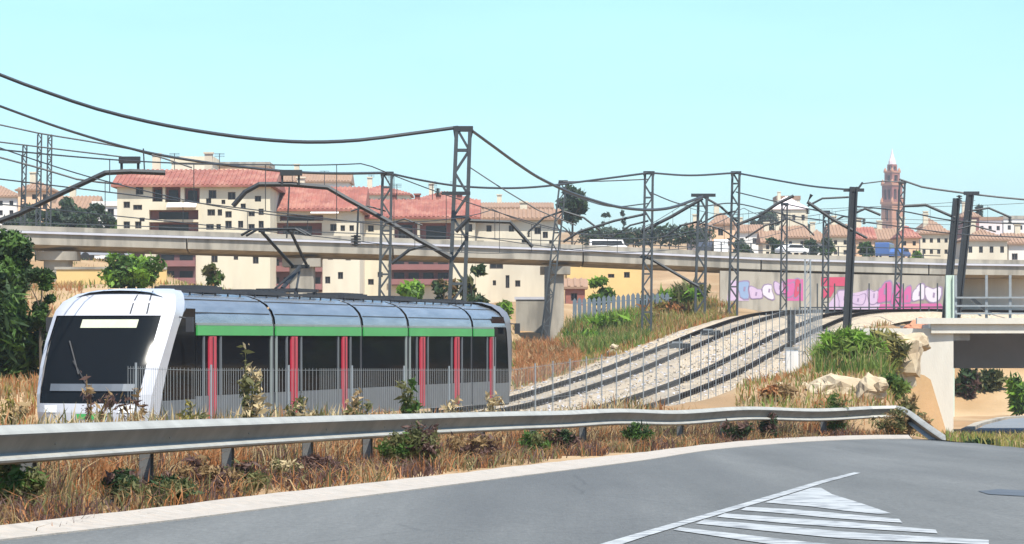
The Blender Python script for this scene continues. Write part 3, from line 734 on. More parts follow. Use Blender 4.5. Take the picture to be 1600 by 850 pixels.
br = empty('bridge_railing', (17.2, 130.2, 3.62), 0, 'pale steel railing standing on the underpass bridge', 'railing', None); BO = Vector(br.location)
post = None
for k, px in enumerate((1493, 1541, 1578, 1616, 1654)):
    x = ax(px, 130.3); mb = MB(); mb.span(x - .05, x + .05, 130.2, 130.3, 3.8, at(0, 430, 130.3).z); mb.v = [tuple(Vector(q) - BO) for q in mb.v]; mb.build('post', 'fence_grey', br)
for py in (465, 478, 490):
    z = at(0, py, 130.3).z; mb = MB(); mb.span(ax(1493, 130.2), ax(1700, 130.2), 130.13, 130.19, z - .035, z + .035); mb.v = [tuple(Vector(q) - BO) for q in mb.v]; mb.build('rail', 'fence_grey', br)
sb = empty('shadow_strip', (ax(1535, 132), 132, 3.6), 0, 'dark slanted strip painted as a shadow behind the pale bridge railing', 'strip'); mb = MB()
SO = Vector(sb.location); mb.bar(at(1518, 466, 132) - SO, at(1548, 491, 132) - SO, .22, .14); mb.build('strip', 'mast_dark', sb)  # dark bar put in to paint a slanting shadow

# ------------------------------------------------------------------ lattice masts, arms and wires
def lattice(name, px_t, py_t, px_b, py_b, Y, wpx, label, cat='catenary mast', group='catenary masts along the railway', cap=True, solid=False, m='mast_grey', zb=None):
    t = at(px_t, py_t, Y); b = at(px_b, py_b, Y); zb = g1(b.x, Y) - .3 if zb is None else zb
    lean = (t.x - b.x) / max(t.z - b.z, 1e-3); b = Vector((t.x - lean * (t.z - zb), Y, zb))
    root = empty(name, (b.x, Y, zb), 0, label, cat, group); H = t.z - zb; w = wpx * Y / F
    P = lambda x, y, z: (x + lean * z, y, z)
    if solid:
        mb = MB(); h = w / 2
        for sx in (-1, 1): mb.bar(P(sx * h * .8, 0, 0), P(sx * h * .8, 0, H), w * .22, w)
        mb.bar(P(0, 0, 0), P(0, 0, H), w * 1.0, w * .25); mb.build('column', m, root)
    else:
        h = w / 2; hb = h * 1.18
        for sx in (-1, 1):
            for sy in (-1, 1):
                MB().bar(P(sx * hb, sy * hb * .7, 0), P(sx * h, sy * h * .7, H - .1), w * .27).build('leg', m, root)
        mb = MB(); n_ = max(6, int(H / (w * 1.6)))
        for k in range(n_):
            z0, z1 = H * k / n_, H * (k + 1) / n_; h0 = hb + (h - hb) * k / n_; h1 = hb + (h - hb) * (k + 1) / n_; s = 1 if k % 2 else -1
            for sy in (-1, 1):
                mb.bar(P(-s * h0, sy * h0 * .7, z0), P(s * h1, sy * h1 * .7, z1), w * .17)
                if k % 3 == 0: mb.bar(P(-h0, sy * h0 * .7, z0), P(h0, sy * h0 * .7, z0), w * .2)
        mb.build('lattice', m, root, kind='stuff')
    if cap:
        mb = MB(); mb.prism([(-w * .72 + lean * H, -w * .5), (w * .72 + lean * H, -w * .5), (w * .72 + lean * H, w * .5), (-w * .72 + lean * H, w * .5)], H - .12, H + w * .12)
        mb.bar(P(-w * .5, 0, H - w * 1.0), P(-w * .66, 0, H - .05), w * .2); mb.bar(P(w * .5, 0, H - w * 1.0), P(w * .66, 0, H - .05), w * .2)
        mb.build('head_bracket', 'mast_dark', root)
    return root
def arm(root, pts, Y, r, name='bracket_arm', m='mast_dark', dY=0):
    o = Vector(root.location); q = [at(px, py, Y + dY) - o for px, py in pts]
    return MB().tube(q, r * Y / F, 6).build(name, m, root)
def ins(root, px, py, Y, wpx, hpx):
    o = Vector(root.location); c = at(px, py, Y) - o; s = Y / F; mb = MB()
    n_ = 4
    for k in range(n_):
        z = (k + .5) / n_ * hpx * s - hpx * s / 2; mb.tube([c + Vector((0, 0, z - hpx * s * .06)), c + Vector((0, 0, z + hpx * s * .06))], wpx * s / 2, 8)
    mb.tube([c + Vector((0, 0, -hpx * s / 2)), c + Vector((0, 0, hpx * s / 2))], wpx * s / 5, 6)
    return mb.build('insulator', 'insulator', root)
m1 = lattice('catenary_mast', 724, 200, 714, 480, 112, 21, 'tallest lattice catenary mast, standing right behind the middle of the tram')
arm(m1, [(705, 402), (655, 375), (600, 342), (545, 312), (512, 293), (455, 288), (405, 288), (383, 300), (364, 322)], 111.5, 4.4)
arm(m1, [(612, 412), (640, 390), (668, 383), (702, 404)], 111.5, 3.0)
arm(m1, [(733, 345), (797, 347), (832, 386)], 111.5, 3.2)
arm(m1, [(712, 362), (722, 352), (734, 340)], 111.3, 4)
o = Vector(m1.location)
mb = MB(); mb.bar(at(690, 302, 111.4) - o, at(735, 302, 111.4) - o, .12); mb.build('cross_bar', 'mast_dark', m1)
ins(m1, 684, 300, 111.4, 8, 12)
for (px, py) in ((441, 283), (467, 283)):
    mb = MB(); mb.bar(at(px, 268, 111.4) - o, at(px, 290, 111.4) - o, .07); mb.build('hanger', 'mast_dark', m1)
mb = MB(); mb.bar(at(438, 270, 111.4) - o, at(472, 270, 111.4) - o, .2); mb.build('hanger_bar', 'mast_dark', m1)
mb = MB(); mb.bar(at(560, 322, 111.4) - o, at(558, 370, 111.4) - o, .07); mb.build('dropper', 'mast_dark', m1); ins(m1, 556, 376, 111.4, 16, 18)
mb = MB(); mb.bar(at(452, 292, 111.4) - o, at(448, 372, 111.4) - o, .05); mb.build('dropper', 'mast_dark', m1)
# mast off the left edge carrying a long arm
m0 = lattice('catenary_mast', -22, 235, -22, 500, 104, 21, 'catenary mast at the left edge whose bent arm reaches over the dark tree')
arm(m0, [(-20, 352), (30, 334), (100, 300), (165, 270), (205, 268), (258, 270)], 104, 4.6)
o = Vector(m0.location)
for px in (190, 216): mb = MB(); mb.bar(at(px, 246, 104) - o, at(px, 268, 104) - o, .08); mb.build('hanger', 'mast_dark', m0)
mb = MB(); mb.bar(at(186, 250, 104) - o, at(219, 250, 104) - o, .22); mb.build('hanger_bar', 'mast_dark', m0)
mb = MB(); mb.bar(at(224, 232, 104) - o, at(226, 272, 104) - o, .04); mb.build('dropper', 'mast_dark', m0)
m2 = lattice('catenary_mast', 605, 270, 601, 450, 146, 14, 'thin grey lattice mast left of the tallest mast, behind the pantograph')
m3 = lattice('catenary_mast', 1014, 269, 1012, 395, 172, 12, 'slim lattice mast in front of the dark hedge')
arm(m3, [(1000, 400), (1016, 404), (1050, 424), (1092, 448)], 172, 2.6)
arm(m3, [(1002, 362), (1050, 338), (1098, 310)], 172, 3.0)
arm(m3, [(880, 378), (905, 362), (960, 345), (1010, 334)], 172, 2.2)
m4 = lattice('catenary_mast', 1150, 269, 1148, 360, 196, 11, 'slim lattice mast rising above the peach house')
arm(m4, [(1150, 352), (1185, 338), (1215, 318), (1240, 306)], 196, 2.8)
arm(m4, [(1100, 308), (1125, 322), (1152, 346)], 196, 2.0)
m5 = lattice('catenary_mast', 1098, 306, 1095, 430, 186, 13, 'broad-headed lattice mast left of the peach house')
mb = MB(); o = Vector(m5.location); mb.bar(at(1080, 305, 186) - o, at(1118, 305, 186) - o, .3, .18); mb.build('cross_arm', 'mast_dark', m5)
m6 = lattice('catenary_mast', 1334, 292, 1324, 500, 158, 12, 'dark solid mast left of the church tower, rising from the green bank', solid=True, m='mast_dark', cap=False)
mb = MB(); o = Vector(m6.location); mb.bar(at(1318, 297, 158) - o, at(1350, 297, 158) - o, .16); mb.bar(at(1340, 296, 158) - o, at(1348, 285, 158) - o, .10); mb.build('cross_arm', 'mast_dark', m6)
arm(m6, [(1332, 360), (1300, 342), (1262, 316), (1268, 304)], 158, 3.0); arm(m6, [(1262, 322), (1285, 310), (1326, 308)], 158, 1.8); arm(m6, [(1338, 332), (1352, 326), (1376, 336)], 158, 2.2); arm(m6, [(1332, 360), (1355, 372)], 158, 2.2)
m7 = lattice('catenary_mast', 1495, 310, 1483, 440, 168, 11, 'shorter dark mast of the close pair at the right edge', solid=True, m='mast_dark', cap=False)
arm(m7, [(1412, 322), (1446, 320), (1478, 334), (1492, 340)], 168, 2.4); ins(m7, 1499, 312, 168, 9, 14)
m8 = lattice('catenary_mast', 1516, 303, 1502, 430, 178, 11, 'taller dark mast of the close pair at the right edge', solid=True, m='mast_dark', cap=False)
mb = MB(); o = Vector(m8.location); mb.bar(at(1506, 302, 178) - o, at(1530, 302, 178) - o, .2); mb.build('cross_arm', 'mast_dark', m8); arm(m8, [(1490, 352), (1500, 348), (1512, 346)], 178, 2.2)
m9 = lattice('catenary_mast', 62, 208, 60, 330, 240, 6, 'thin distant mast at far left, left one of a near pair', cap=False)
m10 = lattice('catenary_mast', 78, 210, 76, 330, 246, 6, 'thin distant mast at far left, right one of a near pair', cap=False)
m11 = lattice('catenary_mast', 39, 226, 36, 330, 250, 6, 'short thin distant mast nearest the left edge', cap=False)
m12 = lattice('catenary_mast', 880, 283, 878, 300, 205, 10, 'lattice mast half hidden by the big round pine')
m13 = lattice('catenary_mast', 1410, 284, 1408, 330, 185, 8, 'thin mast just right of the church tower', cap=True)
pg_ = lattice('mast_foot', 1484, 430, 1484, 505, 167, 13, 'pale green box column at the foot of the paired dark masts', cat='column', group=None, solid=True, m='pale_green', cap=False)
mb = MB(); o = Vector(pg_.location)
def wire(pts, Y, r, label, group=None):
    YS = Y if isinstance(Y, (list, tuple)) else [Y] * len(pts)
    P = [at(p[0], p[1], y) for p, y in zip(pts, YS)]; c = P[len(P) // 2]
    P2 = spline(P, max(.8, (P[-1] - P[0]).length / 50)); mb = MB()
    mb.tube([p - P[0] for p in P2], [r * p.y / F for p in P2], 5)
    o = mb.build('overhead_wire', 'wire'); o.location = P[0]; tag(o, label, 'overhead wire', 'overhead wires above the railway'); return o
wire([(-60, 88), (0, 117), (75, 145), (150, 170), (230, 190), (310, 205), (400, 217), (480, 222), (560, 219), (640, 209), (715, 199)], [96, 97, 98, 99.5, 101, 103, 105, 107, 109, 110.5, 112], 3.0, 'thickest black cable sagging from the left edge to the tallest mast')
wire([(733, 201), (770, 228), (810, 257), (850, 282), (905, 306), (975, 325), (1040, 326), (1098, 307)], [112, 120, 129, 139, 150, 162, 173, 186], 2.4, 'black cable dropping from the tallest mast to the broad-headed mast')
wire([(-60, 142), (0, 166), (110, 205), (220, 236), (330, 255), (450, 268), (530, 271), (605, 270)], [100, 103, 110, 117, 124, 132, 139, 146], 2.2, 'black wire from left edge crossing above the red roofs to the thin mast')
wire([(605, 270), (660, 282), (720, 291), (790, 294), (850, 291), (930, 281), (1014, 270)], [146, 150, 154, 158, 162, 167, 172], 1.7, 'wire running from the thin grey mast past the tallest mast to the hedge mast')
wire([(1014, 270), (1080, 274), (1150, 270)], [172, 184, 196], 1.6, 'short level wire between the hedge mast and the mast above the peach house')
wire([(1150, 270), (1210, 281), (1270, 291), (1334, 297)], [196, 184, 171, 158], 1.5, 'wire from the mast above the peach house to the dark solid mast')
wire([(-60, 182), (0, 195), (60, 208), (205, 233), (300, 262)], 118, 1.3, 'thin wire at upper left just under the second cable')
wire([(-60, 216), (0, 222), (90, 233), (190, 245)], 114, 1.2, 'thin wire at left ending at the dark hanger bar')
wire([(-60, 230), (0, 246), (60, 262), (120, 280), (190, 288)], 116, 1.5, 'lowest wire at the left edge above the bent arm')
wire([(735, 262), (790, 298), (840, 328), (900, 352)], 125, 1.0, 'fine wire sloping down from the tallest mast towards the round pine')
wire([(1405, 280), (1440, 292), (1516, 303)], 180, 1.6, 'wire from the church tower side to the taller dark mast')
wire([(1516, 303), (1560, 308), (1680, 319)], 178, 1.5, 'wire leaving the taller dark mast to the right edge')
wire([(880, 284), (940, 283), (1014, 280)], 190, 1.0, 'faint wire between the half hidden mast and the hedge mast')
wire([(1348, 287), (1380, 283), (1412, 285)], 170, 1.0, 'short wire crossing in front of the church tower')

m14 = lattice('catenary_mast', 1291, 330, 1289, 500, 172, 8, 'thin lattice mast between the mesh fence end and the dark solid mast', cap=True)
arm(m14, [(1290, 352), (1318, 338), (1350, 342)], 172, 1.6)
m15 = lattice('catenary_mast', 1226, 318, 1224, 480, 200, 8, 'thin lattice mast in front of the cream hilltop house', cap=True)
arm(m15, [(1225, 345), (1196, 352), (1165, 372)], 200, 1.6); arm(m15, [(1227, 340), (1256, 352), (1272, 368)], 200, 1.4)
arm(m2, [(603, 330), (575, 322), (548, 330)], 146, 1.4); arm(m2, [(605, 350), (632, 342), (660, 352)], 146, 1.4)
arm(m4, [(1149, 330), (1120, 336), (1090, 352)], 196, 1.5); arm(m5, [(1097, 345), (1065, 352), (1035, 372)], 186, 1.8); arm(m5, [(1097, 350), (1128, 358), (1156, 376)], 186, 1.6)
arm(m3, [(1013, 345), (985, 352), (955, 372)], 172, 1.6); arm(m12, [(879, 330), (850, 340), (826, 362)], 205, 1.8); arm(m12, [(879, 330), (912, 340), (938, 360)], 205, 1.8)
arm(m8, [(1513, 330), (1545, 325), (1580, 340)], 178, 1.8); arm(m7, [(1490, 360), (1520, 352), (1556, 362)], 168, 1.4)
for mm_, px, py, Y in ((m3, 955, 368, 172), (m5, 1036, 368, 186), (m8, 1578, 344, 178), (m14, 1350, 346, 172), (m12, 826, 366, 205), (m6, 1262, 330, 158)): ins(mm_, px, py, Y, 6, 9)
# contact and messenger wires over both tracks, with droppers
def contact(pts, y0, y1, label, lbl2, spans):
    T = [p for p in pts if y0 <= p.y <= y1 and p.x < 34]
    P = [p + Vector((0, 0, 5.06)) for p in T]; mb = MB(); mb.tube([p - P[0] for p in P], .013, 5)
    n_ = len(P); M = []
    for i, p in enumerate(P): t = (i / (n_ - 1) * spans) % 1; M.append(p + Vector((0, 0, .45 + 1.0 * (2 * t - 1) ** 2)))
    mb2 = MB(); mb2.tube([p - P[0] for p in M], .015, 5)
    for i in range(3, n_ - 3, 5): mb2.tube([P[i] - P[0], M[i] - P[0]], .009, 4)
    for m_, l_ in ((mb, label), (mb2, lbl2)):
        o = m_.build('contact_wire', 'wire'); o.location = P[0]; tag(o, l_, 'overhead wire', 'overhead wires above the railway')
contact(trackA, 20, 188.5, 'straight contact wire touching the tram pantograph over the left track', 'swagged messenger wire with droppers over the tram track', 4)
contact(trackB, 18, 188.5, 'contact wire over the right track beside the fence', 'swagged messenger wire with droppers over the right track', 3)
wire([(1014, 300), (1060, 318), (1098, 322), (1150, 318), (1225, 335), (1291, 345)], [172, 180, 186, 196, 200, 180], 1.0, 'fine wire zigzagging between the masts above the hedge and peach house')
wire([(880, 300), (950, 322), (1014, 318)], [205, 190, 172], 1.0, 'fine wire from the half hidden mast down to the hedge mast')
wire([(1150, 300), (1225, 318), (1291, 332), (1333, 340)], [196, 200, 172, 158], 1.0, 'fine lower wire from above the peach house to the dark solid mast')
wire([(1334, 322), (1410, 330), (1492, 345), (1600, 350)], [158, 164, 168, 172], 1.1, 'fine lower wire crossing the church tower base to the right edge')
wire([(1334, 345), (1420, 356), (1500, 366), (1620, 372)], [158, 164, 170, 176], 1.0, 'lowest fine wire in front of the houses at the right')

# ------------------------------------------------------------------ fences
def fence_path(): return [(200, 52), (300, 56), (500, 64), (800, 82), (1000, 98), (1130, 113), (1230, 128), (1262, 138), (1285, 150)]
FPth = spline([gx(px, Y) for px, Y in fence_path()], .5)
def ftop(p):
    px = 800 + p.x * F / p.y; return at(0, float(np.interp(px, [200, 300, 800, 1000, 1130, 1230, 1285], [572, 575, 576, 549, 511, 482, 484])), p.y).z
ms = empty('mesh_fence', FPth[0], 0, 'thin grey wire mesh fence with slim posts between the guardrail and the tracks', 'fence'); MO = Vector(ms.location)
mb = MB(); acc = 0; posts = []; lastp = -9; L_ = 0
wb = MB()
for i in range(1, len(FPth)):
    a, b = FPth[i - 1], FPth[i]; L_ += (b - a).length
    za, zb = g1(a.x, a.y) - .05, g1(b.x, b.y) - .05
    for t in ((0, .333, .666) if b.y < 105 else (0,)):
        p = a.lerp(b, t); zb_ = za * (1 - t) + zb * t; zt_ = ftop(p)
        wb.add([(p.x - .0035, p.y, zb_), (p.x + .0035, p.y, zb_), (p.x + .0035, p.y, zt_), (p.x - .0035, p.y, zt_), (p.x, p.y + .008, zb_), (p.x, p.y + .008, zt_)], [(0, 1, 2, 3), (1, 4, 5, 2), (4, 0, 3, 5)])
    for f_ in (.1, .55, .98):
        pa = Vector((a.x, a.y, za + (ftop(a) - za) * f_)); pb = Vector((b.x, b.y, zb + (ftop(b) - zb) * f_)); wb.bar(pa, pb, .008)
    if L_ - lastp >= (4.4 if b.y < 85 else 1.7 if b.y < 110 else 1.5):
        lastp = L_; posts.append(b)
wb.v = [tuple(Vector(q) - MO) for q in wb.v]; wb.build('mesh_panel', 'galv_dull', ms, kind='stuff')
pm = MB().tube([(0, 0, 0), (0, 0, 1)], .035, 8).mesh('post', 'fence_grey')
for p in posts:
    z = g1(p.x, p.y) - .1; o = link('post', pm, ms, loc=(p.x - MO.x, p.y - MO.y, z - MO.z)); k_ = .55 if p.y < 86 else .5; o.scale = (k_, k_, ftop(p) - z + .06)
# grey palisade fence on the bank
pf = empty('palisade_fence', gx(898, 200), 0, 'blue-grey palisade fence along the top of the grassy bank left of the tracks', 'fence'); PO = Vector(pf.location)
mb = MB(); mb.prism([(-.12, 0), (.12, 0), (.12, .03), (-.12, .03)], 0, 1.55); mb.add([(-.12, .015, 1.55), (.12, .015, 1.55), (0, .015, 1.72)], [(0, 1, 2)])
pale = mb.mesh('pale', 'fence_blue'); a = gx(898, 200); b = gx(1050, 200)
n_ = int((b - a).length / .3)
for k in range(n_):
    p = a.lerp(b, k / n_); p.z = g1(p.x, p.y) - .05; link('pale', pale, pf, loc=p - PO)
for h in (.4, 1.3): MB().bar(Vector((a.x, a.y + .06, g1(a.x, a.y) + h)) - PO, Vector((b.x, b.y + .06, g1(b.x, b.y) + h)) - PO, .07).build('rail', 'fence_grey', pf)
# low fence along the right side of the tracks in front of the graffiti
lf = empty('low_fence', gx(1255, 196), 0, 'low dark grey railing along the tracks below the graffiti', 'fence'); LO = Vector(lf.location)
a = at(1250, 497, 178); b = at(1478, 494, 180); a.z = 4.3; b.z = 4.35
for k in range(18):
    p = a.lerp(b, k / 17); mb = MB(); h_ = 1.9 if k % 2 == 0 else .6; mb.box((0, 0, h_ / 2 - .1), (.07, .06, h_)); mb.v = [tuple(Vector(q) + p - LO) for q in mb.v]; mb.build('post', 'mast_grey', lf)
for h in (.2, .46): MB().bar(a + Vector((0, 0, h)) - LO, b + Vector((0, 0, h)) - LO, .07).build('rail', 'mast_grey', lf)
# block wall far behind the rear of the tram
bw = empty('block_wall', gx(806, 232), 0, 'grey block wall behind the rear end of the tram beside the big pillar', 'wall'); p = Vector(bw.location)
mb = MB(); mb.span(0, ax(856, 232) - p.x, 0, .3, -1, at(0, 468, 232).z - p.z); mb.build('wall', 'concrete', bw)
mb = MB(); mb.span(-.1, ax(856, 232) - p.x + .1, -.06, .36, at(0, 468, 232).z - p.z, at(0, 466, 232).z - p.z + .1); mb.build('coping', 'concrete_dark', bw)
# cabinets, signal
cb = empty('cabinet', gx(1237, 131), 0, 'white trackside equipment cabinet by the mesh fence end', 'cabinet')
c0 = Vector(cb.location); h = at(0, 545, 131).z - c0.z
mb = MB(); mb.span(-.25, .25, -.2, .2, 0, h); mb.build('body', 'car_white', cb); mb = MB(); mb.span(-.22, .22, -.215, -.2, .1, h - .1); mb.build('door', 'white_wall', cb); mb = MB(); mb.span(-.3, .3, -.25, .25, h, h + .06); mb.build('lid', 'galv_dull', cb)
sg = empty('trackside_signal', gx(1236, 140), 0, 'black three-lamp trackside signal on a short post above the white cabinet', 'signal'); c0 = Vector(sg.location)
z0 = at(0, 535, 140).z - c0.z; z1 = at(0, 492, 140).z - c0.z
MB().tube([(0, 0, -.2), (0, 0, z1)], .06, 8).build('post', 'mast_dark', sg)
mb = MB(); mb.span(-.16, .16, -.14, .06, z0, z1); hd = mb.build('lamp_housing', 'mast_dark', sg)
for k in range(3):
    z = z0 + (z1 - z0) * (k + .5) / 3; MB().tube([(0, -.14, z), (0, -.2, z)], .10, 10).build('lens', 'insulator', hd)
sg2 = empty('signal_post', gx(1262, 146), 0, 'pale grey lattice signal post at the bend of the mesh fence', 'signal post'); c0 = Vector(sg2.location); zt_ = at(0, 405, 146).z - c0.z
for sx in (-.12, .12): MB().bar((sx, 0, -.2), (sx, 0, zt_), .07).build('leg', 'fence_grey', sg2)
mb = MB()
for k in range(12): mb.bar((-.12, 0, zt_ * k / 12), (.12, 0, zt_ * (k + 1) / 12), .03)
mb.build('lattice', 'fence_grey', sg2, kind='stuff')
# switch machine boxes between the rails
for i, (px, Y, lb) in enumerate(((1078, 149, 'small dark point machine between the rails, nearer one'), (1120, 158, 'small dark point machine between the rails, farther one'))):
    pt = min(trackA, key=lambda q: abs(q.y - Y)); e = empty('point_machine', (pt.x, pt.y, pt.z - .15), -.2, lb, 'point machine', 'point machines')
    mb = MB(); mb.span(-.45, .45, -.3, .3, 0, .22); mb.build('body', 'mast_dark', e); mb = MB(); mb.span(-.35, .1, -.2, .2, .22, .30); mb.build('lid', 'galv_dull', e)
# grey box at the far left beside the tram nose
ub2 = empty('utility_cabinet', gx(34, 96), 0, 'blue-grey utility cabinet left of the tram nose', 'cabinet'); c0 = Vector(ub2.location); s_ = 96 / F
mb = MB(); zt_ = at(0, 542, 96).z - c0.z; mb.span(-.32, .32, -.3, .3, -.4, zt_); mb.build('body', 'fence_grey', ub2)
for sx in (-.16, .16): mb = MB(); mb.span(sx - .13, sx + .13, -.315, -.3, .1, zt_ - .08); mb.build('door', 'galv_dull', ub2)
yw = empty('ochre_wall', gx(88, 168), 0, 'low sunlit ochre wall between the two trees behind the tram roof', 'wall'); c0 = Vector(yw.location)
mb = MB(); mb.span(0, ax(260, 168) - c0.x, 0, .3, -1.5, at(0, 421, 168).z - c0.z); mb.build('wall', 'ochre', yw)
mb = MB(); mb.span(-.1, ax(260, 168) - c0.x, -.05, .35, at(0, 421, 168).z - c0.z, at(0, 417, 168).z - c0.z); mb.build('coping', 'concrete', yw)

# ------------------------------------------------------------------ buildings
def wall_holes(mb, x0, x1, z0, z1, holes, y=0, depth=.3, m=0):
    xsn = sorted({x0, x1, *[v for h in holes for v in (h[0], h[1]) if x0 < v < x1]}); zsn = sorted({z0, z1, *[v for h in holes for v in (h[2], h[3]) if z0 < v < z1]})
    for i in range(len(xsn) - 1):
        for k in range(len(zsn) - 1):
            xc, zc = (xsn[i] + xsn[i + 1]) / 2, (zsn[k] + zsn[k + 1]) / 2
            if any(h[0] < xc < h[1] and h[2] < zc < h[3] for h in holes): continue
            mb.add([(xsn[i], y, zsn[k]), (xsn[i + 1], y, zsn[k]), (xsn[i + 1], y, zsn[k + 1]), (xsn[i], y, zsn[k + 1])], [(0, 1, 2, 3)], m)
    for a, b, c, d in holes:
        mb.add([(a, y, c), (b, y, c), (b, y, d), (a, y, d), (a, y + depth, c), (b, y + depth, c), (b, y + depth, d), (a, y + depth, d)], [(0, 4, 5, 1), (1, 5, 6, 2), (2, 6, 7, 3), (3, 7, 4, 0)], m)
def window(root, a, b, c, d, y=.16, fm='frame_dark', mull=1):
    mb = MB(); t = min(.09, (b - a) * .12)
    mb.span(a, a + t, y - .05, y + .05, c, d); mb.span(b - t, b, y - .05, y + .05, c, d); mb.span(a + t, b - t, y - .05, y + .05, d - t, d); mb.span(a + t, b - t, y - .05, y + .05, c, c + t)
    for k in range(mull): xm = a + (b - a) * (k + 1) / (mull + 1); mb.span(xm - t / 2, xm + t / 2, y - .04, y + .04, c + t, d - t)
    w = mb.build('window', fm, root)
    mb = MB(); mb.add([(a, y + .03, c), (b, y + .03, c), (b, y + .03, d), (a, y + .03, d)], [(0, 1, 2, 3)]); mb.build('pane', 'window_dark', w)
    return w
def roof(root, w0, w1, y0, y1, z, h, m, kind='hip', eave=.5):
    a, b, c, d = w0 - eave, w1 + eave, y0 - eave, y1 + eave; ym = (c + d) / 2; mb = MB(); t = .18
    run = (d - c) / 2 if kind == 'hip' else 0
    run = min(run, (b - a) * .48)
    if kind == 'flat':
        mb.span(w0 - .15, w1 + .15, y0 - .15, y1 + .15, z, z + h)
    elif kind == 'shed':
        mb.add([(a, c, z - .05), (b, c, z - .05), (b, d, z + h), (a, d, z + h), (a, c, z - .05 - t), (b, c, z - .05 - t), (b, d, z + h - t), (a, d, z + h - t)], [(0, 1, 2, 3), (7, 6, 5, 4), (0, 4, 5, 1), (1, 5, 6, 2), (2, 6, 7, 3), (3, 7, 4, 0)])
    else:
        vs = [(a, c, z), (b, c, z), (b, d, z), (a, d, z), (a + run, ym, z + h), (b - run, ym, z + h)]
        mb.add(vs + [(x, y, zz - t) for x, y, zz in vs[:4]], [(0, 1, 5, 4), (1, 2, 5), (2, 3, 4, 5), (3, 0, 4), (0, 6, 7, 1), (1, 7, 8, 2), (2, 8, 9, 3), (3, 9, 6, 0), (9, 8, 7, 6)])
    r = mb.build('roof', m, root)
    if kind in ('hip', 'gable') and (d - c) < 60:        # courses of tiles as shallow ridges running down the slope
        mb = MB(); n_ = int((b - a) / .42); sl = math.atan2(h, ym - c)
        for k in range(1, n_):
            x = a + (b - a) * k / n_; f = min(1, (x - a) / max(run, .01), (b - x) / max(run, .01)) if run else 1
            mb.bar((x, c, z + .03), (x, c + (ym - c) * f, z + h * f + .03), .20, .10)
        mb.build('tile_ridge', m, r, kind='stuff')
    if kind in ('hip', 'gable') and (b - a) > 6 and z > 6 and m == 'roof_red':       # television aerials on the ridge
        for t in (.34, .62):
            x = a + (b - a) * t; mb = MB(); mb.tube([(x, ym, z + h - .2), (x, ym, z + h + 1.5)], .035, 5); [mb.bar((x - .45, ym, z + h + q), (x + .45, ym, z + h + q), .035) for q in (1.2, 1.35, 1.48)]; mb.build('aerial', 'mast_dark', r)
    return r
def chimney(r, x, y, z, m='cream', w=.7, h=1.2):
    mb = MB(); mb.span(x - w / 2, x + w / 2, y - w / 2, y + w / 2, z - .6, z + h); mb.span(x - w / 2 - .1, x + w / 2 + .1, y - w / 2 - .1, y + w / 2 + .1, z + h, z + h + .15); mb.build('chimney', m, r)
def balcony(root, a, b, c, d, y, m='concrete', rails=True):
    mb = MB(); mb.span(a, b, y - 1.1, y, c - .15, c)
    o = mb.build('balcony', m, root)
    mb = MB(); mb.span(a, b, y - 1.08, y - 1.03, c + .9, c + .98)
    n_ = max(3, int((b - a) / .3))
    for k in range(n_ + 1): x = a + (b - a) * k / n_; mb.span(x - .02, x + .02, y - 1.07, y - 1.04, c, c + .9)
    mb.build('railing', 'frame_dark', o)
    return o
